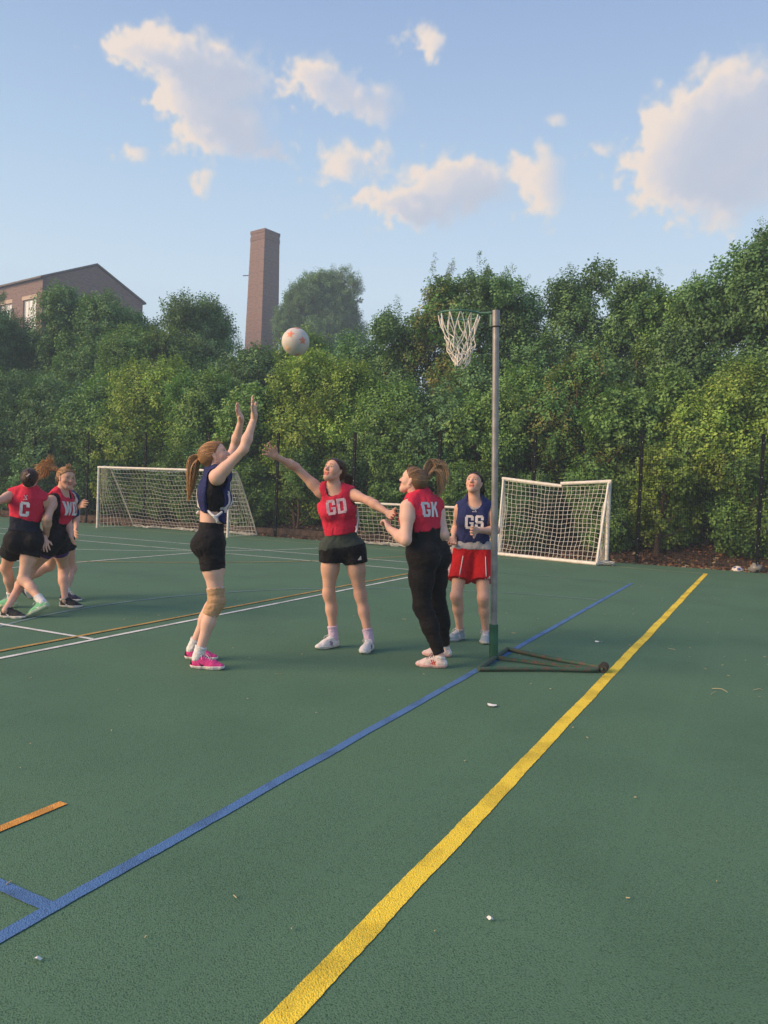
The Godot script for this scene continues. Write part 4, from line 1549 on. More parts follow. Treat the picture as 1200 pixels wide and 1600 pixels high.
func shoe(J: Dictionary, s: String, cfg: Array, out: Array, par: int) -> void:
	var hl: Vector3 = J["heel_" + s]
	var to: Vector3 = J["toe_" + s]
	var an: Vector3 = J["an_" + s]
	var f := (to - hl).normalized()
	var up := (an - hl)
	up = (up - f * up.dot(f)).normalized()
	var sd := f.cross(up)
	var L := hl.distance_to(to)
	var T := func(z: float, y: float, x: float) -> Vector3: return hl + f * (z * L) + up * y + sd * x
	var inn := -1.0 if s == "l" else 1.0
	inn = inn * -1.0
	var p := func(e: float) -> Array:
		return [
			P(T.call(0.12, 0.035, 0), T.call(0.30, 0.035, 0), 0.034 + e, 0.036 + e, 0.02),
			P(T.call(0.28, 0.034, 0), T.call(0.68, 0.026, 0.006 * inn), 0.036 + e, 0.043 + e, 0.02, up, 1.05),
			P(T.call(0.66, 0.026, 0.006 * inn), T.call(0.87, 0.023, 0.002 * inn), 0.043 + e, 0.032 + e, 0.02, up, 1.25),
			P(T.call(0.20, 0.05, 0), an + up * 0.004, 0.036 + e, 0.038 + e, 0.02),
			P(T.call(0.34, 0.075, 0), T.call(0.62, 0.045, 0), 0.030 + e, 0.030 + e, 0.02),
		]
	var u := Field.new(p.call(0.003), 0.0062)
	u.plane(T.call(0, 0.018, 0), -up)
	u.plane(an + up * 0.012 + f * 0.02, (up * 0.95 - f * 0.25).normalized())
	var k := out.size()
	out.append(["shoe", par, cfg[0], u.net(Color.WHITE)])
	var so := Field.new((p.call(0.007) as Array).slice(0, 3), 0.006)
	so.plane(T.call(0, 0.0275, 0), (up - f * 0.02).normalized())
	so.plane(T.call(0, 0.0012, 0), -up)
	so.plane(T.call(0.86, 0.0, 0), (f * 0.35 - up * 0.93).normalized())
	out.append(["sole", k, cfg[1], so.net(Color.WHITE)])
	var hc := Field.new(p.call(0.0052), 0.0062)
	hc.plane(T.call(0, 0.030, 0), -up)
	hc.plane(T.call(0.17, 0.0, 0), (f + up * 0.5).normalized())
	hc.plane(an + up * 0.006, up)
	out.append(["heel_counter", k, cfg[7], hc.net(Color.WHITE)])
	var co := Field.new([P(T.call(0.20, 0.05, 0), an + up * 0.004, 0.0415, 0.0435, 0.02)], 0.0062)
	co.plane(an + up * 0.017 + f * 0.02, (up * 0.95 - f * 0.25).normalized())
	co.plane(an - up * 0.004 + f * 0.02, -(up * 0.95 - f * 0.25).normalized())
	out.append(["collar", k, cfg[7], co.net(Color.WHITE)])
	for side in [-1.0, 1.0]:
		var mk := stamp(u, cfg[3], T.call(cfg[4], 0.046, 0.0), f * (1.0 if side > 0 else -1.0) * -1.0 if cfg[3] == "s" else f, up, sd * side, cfg[5], 0.002)
		if mk.v.size() > 0:
			out.append(["side_mark", k, cfg[2], mk])
	var lc := Buf.new()
	for j in 5:
		var z := 0.40 + 0.058 * j
		var pts := PackedVector3Array()
		for i in 5:
			var x := lerpf(-0.024, 0.024, i / 4.0)
			var q: Vector3 = T.call(z + (0.02 if i % 2 else 0.0), 0.16, x)
			var t := 0.0
			while t < 0.14 and u.at(q - up * t) > 0.0:
				t += 0.004
			pts.append(q - up * (t - 0.002))
		lc.tube(pts, 0.003, 0.003, 4, Color.WHITE, false)
	for q in [[0.05, 0.02], [0.03, -0.03], [-0.02, 0.035]]:
		lc.tube(smooth_pts([T.call(0.40, 0.105, 0), T.call(0.40 + q[0] * 2, 0.112, q[1]), T.call(0.44 + q[0] * 3, 0.085, q[1] * 1.5)], 3), 0.0026, 0.002, 4, Color.WHITE, false)
	out.append(["laces", k, cfg[6], lc])


func build_person(n: int) -> void:
	var J: Dictionary = people_in[n]
	var out := []
	var rng := RandomNumberGenerator.new()
	rng.seed = 900 + n
	var fn := FastNoiseLite.new()
	fn.seed = 40 + n
	fn.frequency = 1.0
	fn.fractal_octaves = 2
	# frame of the body
	J.T = J.pelvis.distance_to(J.neck)
	J.u = (J.neck - J.pelvis).normalized()
	var lt: Vector3 = J.sh_l - J.sh_r
	J.lt = (lt - J.u * lt.dot(J.u)).normalized()
	J.fr = J.lt.cross(J.u).normalized()
	var lp: Vector3 = (J.hip_l - J.hip_r).normalized()
	J.frp = lp.cross(Vector3.UP).normalized()
	var u: Vector3 = J.u
	var fr: Vector3 = J.fr
	J.waist = J.pelvis + u * J.T * 0.36
	J.chest = J.pelvis + u * J.T * 0.70
	J.hf = J.face
	J.hr = J.face.cross(J.hup).normalized()
	J.hu = J.hr.cross(J.face).normalized()
	# body: one skin from the neck to the ankles
	var p := torso(J, 0.0, "pbrs")
	for s in ["l", "r"]:
		p.append_array(leg(J, s, 0.0))
		p.append_array(arm(J, s, 0.0))
		var an: Vector3 = J["an_" + s]
		p.append(P(an, an - (J["kn_" + s] - an).normalized() * 0.03, 0.033, 0.033, 0.02))
	var nb: Vector3 = J.head - J.hu * 0.050 - J.hf * 0.018
	p.append(P(J.neck - u * 0.03, nb, 0.060, 0.051, 0.035))
	p.append(P(nb, J.head - J.hf * 0.01, 0.051, 0.050, 0.03))
	var body := Field.new(p, 0.0115).net(J.skin)
	for k in body.v.size():   # skin is never one colour
		var q := fn.get_noise_3dv(body.v[k] * 9.0) * 0.10 + fn.get_noise_3dv(body.v[k] * 40.0) * 0.05
		body.c[k] = Color(J.skin.r * (1.0 + q * 0.6), J.skin.g * (1.0 + q), J.skin.b * (1.0 + q))
	for s in ["l", "r"]:
		var kn: Vector3 = J["kn_" + s]
		for k in body.v.size():
			var d := body.v[k].distance_to(kn)
			if d < 0.075:
				body.c[k] = body.c[k].lerp(Color(J.skin.r * 0.92, J.skin.g * 0.72, J.skin.b * 0.70), 0.55 * (1.0 - d / 0.075))
			d = body.v[k].distance_to(J["el_" + s])
			if d < 0.05:
				body.c[k] = body.c[k].lerp(Color(J.skin.r * 0.95, J.skin.g * 0.74, J.skin.b * 0.72), 0.6 * (1.0 - d / 0.05))
	body.add(head(J))
	body.add(hand(J, "l"))
	body.add(hand(J, "r"))
	out.append(["body", -1, "skin", body])
	# hair
	var hp := hair_parts(J, rng)
	out.append(["hair", -1, "hair", hp[0]])
	if hp[1].v.size():
		out.append(["ponytail", 1, "hair", hp[1]])
	out.append(["hair_tie", 1, J.get("tie_mat", "black"), hp[2]])
	# socks, shoes, brace
	for s in ["l", "r"]:
		var an: Vector3 = J["an_" + s]
		var kn: Vector3 = J["kn_" + s]
		var sd := (kn - an).normalized()
		if J.has("sock"):
			var sk := Field.new([P(an + sd * J.sock[1], an - sd * 0.01, 0.043, 0.042, 0.02, Vector3.ZERO, 1.0, 1), P(an + sd * (J.sock[1] - 0.012), an + sd * (J.sock[1] - 0.002), 0.046, 0.046, 0.004, Vector3.ZERO, 1.0, 3)], 0.007)
			sk.fold(fn, 0.004, Vector3(14, 60, 14))
			out.append(["sock", -1, J.sock[0], sk.net(Color.WHITE)])
		shoe(J, s, J.shoe, out, -1)
	if J.has("brace"):
		for s in J.brace:
			var q := leg(J, s, 0.006)
			var kn: Vector3 = J["kn_" + s]
			var hip: Vector3 = J["hip_" + s]
			var an: Vector3 = J["an_" + s]
			var fb := Field.new(q.slice(0, 6), 0.008)
			fb.plane(kn + (hip - kn).normalized() * 0.105, (hip - kn).normalized())
			fb.plane(kn + (an - kn).normalized() * 0.115, (an - kn).normalized())
			fb.fold(fn, 0.006, Vector3(8, 45, 8))
			var kb := part_index(out, ["knee_brace", -1, "brace", fb.net(Color.WHITE)])
			for e in [[hip, 0.101, 0.076], [an, 0.111, 0.056]]:
				var ax: Vector3 = (e[0] - kn).normalized()
				var band := Field.new(leg(J, s, 0.0085), 0.007)
				band.plane(kn + ax * (e[1] + 0.006), ax)
				band.plane(kn + ax * (e[1] - 0.004), -ax)
				out.append(["brace_hem", kb, "sock_white", band.net(Color.WHITE)])
	# what is worn over hides what is worn under: the outer layers are measured first
	var bq: Dictionary = J.bib
	var over_bib := Field.new(torso(J, bq.loose, "brs"), 0.0115)
	var over_shirt: Field = null
	if J.has("shirt") and J.shirt[1] < 0.1:
		var tq := torso(J, J.shirt[2], "pbrs")
		for s in ["l", "r"]:
			tq.append(P(J["hip_" + s], J["hip_" + s].lerp(J["kn_" + s], 0.2), 0.095 * J.leg_build + J.shirt[2] + 0.004, 0.090 * J.leg_build + J.shirt[2] + 0.004, 0.03))
		over_shirt = Field.new(tq, 0.0115)
	# trousers, shorts
	var st: Array = J.shorts       # material, share of the thigh, looseness, waist height, fold
	var sp := torso(J, st[2], "pb")
	for s in ["l", "r"]:
		if st[1] > 1.0:
			var q := leg(J, s, st[2])
			q[5][7] = 2
			q[5][1] = J["an_" + s] + (J["kn_" + s] - J["an_" + s]).normalized() * 0.03
			q[5][3] = 0.044
			sp.append_array(q)
		else:
			var hip: Vector3 = J["hip_" + s]
			var kn: Vector3 = J["kn_" + s]
			var low_y: float = lerpf((J.hip_l.y + J.hip_r.y) * 0.5, (J.kn_l.y + J.kn_r.y) * 0.5, st[1])
			var share := clampf((hip.y - low_y) / maxf(0.1, hip.y - kn.y), st[1] - 0.06, st[1] + 0.06)
			var end := hip.lerp(kn, share)
			sp.append(P(hip, end, 0.098 * J.leg_build + st[2], (0.098 - 0.018 * st[1] / 0.5) * J.leg_build + st[2] + st[4], 0.03, Vector3.ZERO, 1.0, 2))
	var sf := Field.new(sp, 0.0105, 0.014)
	sf.plane(J.pelvis + u * st[3], u)
	sf.fold(fn, 0.004 + st[2] * 0.55 if st[4] > 0.0 else 0.008, Vector3(11, 5, 11) if st[4] > 0.0 else Vector3(7, 26, 7))
	if over_shirt:
		sf.under(over_shirt, J.pelvis + u * (J.T * J.shirt[1] + 0.012), u)
	var si := part_index(out, [("leggings" if st[1] > 1.0 else "shorts"), -1, st[0], sf.net(Color.WHITE)])
	if J.has("shorts_hem"):
		for s in ["l", "r"]:
			var hip: Vector3 = J["hip_" + s]
			var kn: Vector3 = J["kn_" + s]
			var h0 := hip.lerp(kn, st[1] - 0.02)
			var h1 := hip.lerp(kn, st[1] + J.shorts_hem[1])
			var rr: float = (0.098 - 0.018 * st[1] / 0.5) * J.leg_build + st[2] + 0.002
			out.append(["shorts_hem", si, J.shorts_hem[0], Field.new([P(h0, h1, rr, rr - 0.004, 0.01, Vector3.ZERO, 1.0, 3)], 0.009).net(Color.WHITE)])
	if J.has("stripes"):
		# white piping down the sides and fronts of the shorts
		for s in ["l", "r"]:
			var hip: Vector3 = J["hip_" + s]
			var kn: Vector3 = J["kn_" + s]
			var o: Vector3 = J.lt * (1.0 if s == "l" else -1.0)
			for q in [[o, 0.0, 0.0], [(o * 0.92 + J.frp * 0.4).normalized(), 0.0, 0.0], [(o * 0.95 - J.frp * 0.3).normalized(), 0.0, 0.0], [(J.frp * 0.98 + o * 0.15).normalized(), 0.25, 0.0]]:
				var pts := PackedVector3Array()
				for j in 9:
					var c := hip.lerp(kn, lerpf(-0.22 + q[1], st[1] - 0.01, j / 8.0))
					var t := 0.26
					while t > 0.0 and sf.at(c + q[0] * t) > 0.0:
						t -= 0.004
					pts.append(c + q[0] * (t + 0.004))
				var sb := Buf.new()
				sb.tube(pts, 0.0042, 0.0042, 4, Color.WHITE, false)
				out.append(["piping", si, "white_cloth", sb])
	if J.has("short_mark"):
		var hip: Vector3 = J.hip_l
		var kn: Vector3 = J.kn_l
		var mk := stamp(sf, "m", hip.lerp(kn, st[1] - 0.11) + J.lt * 0.045, J.lt, Vector3.UP, J.frp, 0.036, 0.003)
		if mk.v.size():
			out.append(["printed_mark", si, "mark_white", mk])
	# shirt under the bib
	if J.has("shirt"):
		var q: Array = J.shirt     # material, hem height as a share of the torso, looseness, sleeves
		var tp := torso(J, q[2], "pbrs" if q[1] < 0.25 else "brs")
		if q[1] < 0.1:
			for s in ["l", "r"]:
				tp.append(P(J["hip_" + s], J["hip_" + s].lerp(J["kn_" + s], 0.2), 0.095 * J.leg_build + q[2] + 0.004, 0.090 * J.leg_build + q[2] + 0.004, 0.03))
		if q[3] > 0.0:
			for s in ["l", "r"]:
				var a: Vector3 = J["sh_" + s]
				tp.append(P(a, a.lerp(J["el_" + s], q[3]), 0.066, 0.066, 0.04, Vector3.ZERO, 1.0, 2))
		tp.append(P(J.neck + u * 0.14 + fr * 0.03, J.neck - u * 0.02 + fr * 0.04, 0.070, 0.076, 0.01, Vector3.ZERO, 1.0, 4))
		if q[3] == 0.0:
			for s in ["l", "r"]:
				var a: Vector3 = J["sh_" + s]
				var oo: Vector3 = J.lt * (1.0 if s == "l" else -1.0)
				tp.append(P(a + oo * 0.035 - u * 0.01, a + oo * 0.3, 0.078, 0.078, 0.01, Vector3.ZERO, 1.0, 4))
		var tf := Field.new(tp, 0.0105, 0.016)
		tf.plane(J.pelvis + u * J.T * q[1], (-u + fr * q[4]).normalized())
		if q.size() > 5:
			tf.plane(J.pelvis + u * J.T * q[5], u)
		tf.fold(fn, 0.012, Vector3(8, 5, 8))
		tf.under(over_bib, J.pelvis + u * (J.T * bq.hem + 0.02), u)
		out.append(["shirt", -1, q[0], tf.net(Color.WHITE)])
	# bib
	var bp := torso(J, bq.loose, "brs")
	bp.append(P(J.neck + u * 0.14 + fr * 0.03, J.neck - u * 0.015 + fr * bq.get("scoop", 0.05), 0.074, 0.082, 0.008, Vector3.ZERO, 1.0, 4))
	for s in ["l", "r"]:
		var a: Vector3 = J["sh_" + s]
		var oo: Vector3 = J.lt * (1.0 if s == "l" else -1.0)
		bp.append(P(a + oo * 0.045 - u * 0.03, a + oo * 0.3 - u * 0.05, 0.095, 0.095, 0.008, Vector3.ZERO, 1.0, 4))
		var ud: Vector3 = (J["el_" + s] - a).normalized()
		bp.append(P(a + ud * 0.04, J["el_" + s], 0.072, 0.070, 0.008, Vector3.ZERO, 1.0, 4))
		if bq.get("open", 0.0) > 0.0:
			# the sides hang open
			var w: Vector3 = J.waist
			bp.append(P(w + oo * 0.19 * J.build - u * 0.06 + fr * 0.045, w + oo * 0.20 * J.build + u * 0.30 + fr * 0.045, bq.open, bq.open, 0.01, Vector3.ZERO, 1.0, 4))
	var bf := Field.new(bp, 0.0100, 0.032)
	bf.plane(J.pelvis + u * J.T * bq.hem + fr * 0.0, (-u + fr * bq.get("slope", 0.0) + J.lt * bq.get("lean", 0.0)).normalized())
	bf.fold(fn, 0.020, Vector3(7.5, 2.6, 7.5))
	var bi := part_index(out, ["bib", -1, bq.mat, bf.net(Color.WHITE)])
	var ctr: Vector3 = J.pelvis + u * J.T * bq.get("at", 0.64) + J.lt * bq.get("shift", 0.0)
	var lm: String = bq.get("letter_mat", "letter_white")
	var slant: Vector3 = u.rotated(fr, bq.get("twist", 0.0))
	for sd in [1.0, -1.0]:
		var ex: Vector3 = J.lt.rotated(fr, bq.get("twist", 0.0)) * sd
		var lb := stamp(bf, bq.text, ctr, ex, slant, fr * sd, bq.get("h", 0.15))
		if lb.v.size():
			out.append(["position_letters", bi, lm, lb])
		if bq.has("emblem") and (bq.emblem == "front") == (sd > 0.0):
			lb = stamp(bf, "x", ctr + u * 0.125, ex, u, fr * sd, 0.05)
			if lb.v.size():
				out.append(["printed_emblem", bi, lm, lb])
	# white tapes that tie the bib at the waist
	for tpx in bq.get("ties", []):
		var pts := []
		for q in tpx:
			var o: Vector3 = J.pelvis + u * J.T * q[1]
			var d: Vector3 = (J.lt * cos(q[0]) + fr * sin(q[0])).normalized()
			var t := 0.30
			while t > 0.02 and bf.at(o + d * t) > 0.0:
				t -= 0.005
			pts.append(o + d * maxf(t + 0.008, q[2]))
		var tb := Buf.new()
		tb.tube(smooth_pts(pts, 4), 0.011, 0.010, 5)
		out.append(["tie_tape", bi, "white_cloth", tb])
	people_out[n] = out


func part_index(out: Array, e: Array) -> int:
	out.append(e)
	return out.size() - 1


func make_people() -> void:
	set_poses()
	var fair := Color(0.61, 0.365, 0.272)
	var pale := Color(0.68, 0.435, 0.345)
	var cfgs := {
		"shooter": {"build": 0.93, "leg_build": 0.98, "arm_build": 0.92, "skin": pale, "hair": Color(0.38, 0.205, 0.09), "tail_tip": Color(0.46, 0.26, 0.115), "mouth": 0.004, "tail_r": 0.026, "tail_n": 190, "sock": ["sock_white", 0.085], "shoe": ["shoe_pink", "sole_white", "mark_black", "s", 0.36, 0.042, "letter_white", "mark_black"], "brace": ["r"],
			"shorts": ["black", 0.42, 0.010, 0.150, 0.0], "shirt": ["black", 0.46, 0.014, 0.0, 0.0], "curl_l": 0.14, "curl_r": 0.14, "spread_l": 0.14, "spread_r": 0.16,
			"bib": {"mat": "bib_navy", "loose": 0.016, "hem": 0.40, "slope": -0.5, "open": 0.095, "text": "GA", "h": 0.17, "at": 0.60, "ties": [[[-0.5, 0.44, 0.10], [-1.1, 0.40, 0.14], [-1.7, 0.44, 0.1]], [[3.3, 0.46, 0.12], [2.9, 0.38, 0.17], [2.5, 0.45, 0.15]], [[2.95, 0.38, 0.175], [2.8, 0.33, 0.18], [2.75, 0.30, 0.165]]]}},
		"gd": {"build": 0.95, "leg_build": 0.96, "arm_build": 0.95, "skin": fair, "hair": Color(0.075, 0.038, 0.02), "mouth": 0.009, "tail_r": 0.026, "tail_n": 110, "sock": ["sock_lilac", 0.105], "shoe": ["shoe_white", "sole_white", "mark_mauve", "r", 0.42, 0.042, "letter_white", "sock_lilac"],
			"shorts": ["black", 0.27, 0.012, 0.10, 0.006], "shirt": ["charcoal_green", -0.03, 0.013, 0.0, 0.0], "short_mark": true, "curl_r": 0.10, "spread_r": 0.30, "curl_l": 0.6,
			"bib": {"mat": "bib_red", "loose": 0.018, "hem": 0.22, "text": "GD", "h": 0.135, "at": 0.70, "letter_mat": "letter_pink", "ties": [[[0.10, 0.60, 0.15], [0.0, 0.44, 0.17], [0.35, 0.28, 0.16]], [[0.4, 0.30, 0.16], [0.5, 0.25, 0.17], [0.62, 0.20, 0.17]]]}},
		"gk": {"build": 1.17, "leg_build": 1.07, "arm_build": 1.18, "skin": pale, "hair": Color(0.24, 0.145, 0.078), "tail_tip": Color(0.46, 0.31, 0.175), "mouth": 0.0, "tail_r": 0.038, "tail_n": 240, "shoe": ["shoe_blush", "sole_pink", "mark_red", "r", 0.40, 0.048, "black", "shoe_white"],
			"shorts": ["leggings", 2.0, 0.014, 0.16, 0.0], "shirt": ["black", 0.02, 0.016, 0.0, 0.0], "curl_l": 0.95, "curl_r": 0.6, "spread_l": 0.02,
			"bib": {"mat": "bib_red", "loose": 0.018, "hem": 0.40, "lean": -0.06, "open": 0.10, "text": "GK", "h": 0.125, "at": 0.75, "twist": 0.10, "shift": 0.045}},
		"gs": {"build": 0.98, "leg_build": 0.98, "arm_build": 0.95, "skin": fair, "hair": Color(0.050, 0.024, 0.014), "mouth": 0.010, "tail_r": 0.022, "tail_n": 90, "sock": ["grey_shirt", 0.03], "shoe": ["shoe_blue", "sole_grey", "mark_white", "r", 0.42, 0.04, "letter_white", "sole_grey"],
			"shorts": ["shorts_red", 0.62, 0.016, 0.02, 0.020], "shirt": ["grey_shirt", -0.015, 0.022, 0.0, 0.0], "stripes": true, "short_mark": true, "curl_l": 0.5, "curl_r": 0.55,
			"bib": {"mat": "bib_navy", "loose": 0.022, "hem": 0.11, "slope": 0.06, "text": "GS", "h": 0.135, "at": 0.56, "emblem": "front", "scoop": 0.075}},
		"c": {"build": 0.95, "leg_build": 0.96, "arm_build": 0.98, "skin": Color(0.66, 0.405, 0.30), "hair": Color(0.055, 0.024, 0.017), "mouth": 0.0, "bun": Vector3(0.005, 0.015, -0.118), "tail_r": 0.040, "tail_n": 0, "tie_mat": "scrunchie", "sock": ["sock_white", 0.09], "shoe": ["shoe_green", "sole_mint", "mark_white", "s", 0.4, 0.04, "letter_white", "sole_mint"],
			"shorts": ["black", 0.42, 0.012, 0.06, 0.018], "shirt": ["navy_dark", 0.08, 0.020, 0.0, 0.0], "curl_r": 0.35, "spread_r": 0.16,
			"bib": {"mat": "bib_red", "loose": 0.022, "hem": 0.36, "lean": 0.12, "text": "C", "h": 0.155, "at": 0.58, "emblem": "back"}},
		"wd": {"bun": Vector3(0.0, 0.125, 0.02), "build": 1.02, "leg_build": 1.0, "arm_build": 1.04, "skin": fair, "hair": Color(0.36, 0.205, 0.095), "tail_tip": Color(0.52, 0.27, 0.10), "mouth": 0.0, "tail_r": 0.020, "tail_n": 60, "shoe": ["shoe_dark", "sole_white", "mark_white", "s", 0.36, 0.04, "black", "sole_grey"],
			"shorts": ["black", 0.34, 0.010, 0.08, 0.006], "shorts_hem": ["purple", 0.12], "shirt": ["black", 0.12, 0.014, 0.0, 0.0], "curl_l": 0.3, "curl_r": 0.4,
			"bib": {"mat": "bib_red", "loose": 0.019, "hem": 0.26, "open": 0.105, "text": "WD", "h": 0.15, "at": 0.66}},
		"hid": {"build": 0.98, "leg_build": 1.0, "arm_build": 0.95, "skin": fair, "hair": Color(0.09, 0.05, 0.03), "mouth": 0.0, "tail_r": 0.02, "tail_n": 50, "sock": ["sock_white", 0.06], "shoe": ["shoe_navy", "sole_white", "mark_white", "s", 0.36, 0.04, "letter_white", "shoe_dark"],
			"shorts": ["black", 0.36, 0.018, 0.08, 0.015], "shirt": ["white_cloth", 0.05, 0.014, 0.62, 0.0], "curl_l": 0.4, "curl_r": 0.35,
			"bib": {"mat": "bib_navy", "loose": 0.030, "hem": 0.22, "text": "WA", "h": 0.15, "at": 0.62}},
	}
	var labels := {
		"shooter": "person in navy bib and pink trainers stretching both arms up after a throw",
		"gd": "person in red GD bib and white trainers reaching one arm out sideways",
		"gk": "person in red GK bib and black leggings with blonde ponytail, looking up",
		"gs": "person in navy GS bib and red shorts standing close behind the pole",
		"c": "person in red C bib seen from behind, stepping in green trainers",
		"wd": "person in red WD bib with ginger ponytail flying out to one side",
		"hid": "person in white sleeves and navy shoes mostly hidden behind the WD player",
	}
	var keys := pose.keys()
	people_in.resize(keys.size())
	people_out.resize(keys.size())
	for k in keys.size():
		var J: Dictionary = pose[keys[k]].duplicate()
		J.merge(cfgs[keys[k]], true)
		people_in[k] = J
	var job := WorkerThreadPool.add_group_task(build_person, keys.size(), -1, true)
	WorkerThreadPool.wait_for_group_task_completion(job)
	for k in keys.size():
		var root := thing("person", labels[keys[k]], "person", people_in[k].base, 0.0, "netball players on the court")
		var made := []
		for e in people_out[k]:
			made.append(part(e[0], e[3], mats[e[2]], root if e[1] < 0 else made[e[1]]))


# ---------------------------------------------------------------- trees and bushes
var sprays: Array[ArrayMesh] = []

func make_sprays() -> void:
	# a spray of leaves on a twig, about half a metre long; a few variants
	for variant in 4:
		var rng := RandomNumberGenerator.new()
		rng.seed = 300 + variant
		var b := Buf.new()
		var twig := Color(0.10, 0.075, 0.045)
		b.tube(PackedVector3Array([Vector3(0, -0.12, 0), Vector3(0.01, 0.12, 0.01), Vector3(0, 0.34, 0)]), 0.004, 0.002, 3, twig, false)
		for k in 20:
			var y := -0.06 + 0.40 * k / 19.0
			var a := k * 2.4 + rng.randf_range(-0.5, 0.5)
			var outw := Vector3(cos(a), rng.randf_range(0.05, 0.7), sin(a)).normalized()
			var root := Vector3(0, y, 0) + outw * rng.randf_range(0.01, 0.13) * (1.1 - 0.5 * k / 19.0)
			var l := rng.randf_range(0.075, 0.118)
			var w := l * rng.randf_range(0.30, 0.40)
			var side := outw.cross(Vector3.UP.rotated(Vector3(1, 0, 0), rng.randf_range(-0.7, 0.7))).normalized()
			var up := side.cross(outw)
			var droop := -up * l * rng.randf_range(0.0, 0.35)
			var mid := root + outw * l * 0.5
			var tip := root + outw * l + droop
			var e1 := mid + side * w + up * l * 0.10
			var e2 := mid - side * w + up * l * 0.10
			var tone := rng.randf_range(0.75, 1.22)
			var c := Color(tone, tone, tone)
			b.tri(root, e1, tip, c)
			b.tri(root, tip, e2, c)
		sprays.append(b.mesh(mats["leaf"]))


func tone_of(kind: int, rng: RandomNumberGenerator) -> Color:
	var t := rng.randf()
	match kind:
		0: return Color(0.110, 0.245, 0.098).lerp(Color(0.182, 0.335, 0.128), t)
		1: return Color(0.150, 0.300, 0.080).lerp(Color(0.225, 0.380, 0.108), t)
		2: return Color(0.235, 0.385, 0.072).lerp(Color(0.335, 0.470, 0.100), t)
		3: return Color(0.120, 0.245, 0.100).lerp(Color(0.190, 0.330, 0.130), t)
		4: return Color(0.220, 0.260, 0.080).lerp(Color(0.270, 0.250, 0.085), t) if t < 0.35 else Color(0.135, 0.280, 0.085)
	return Color(0.07, 0.12, 0.03)


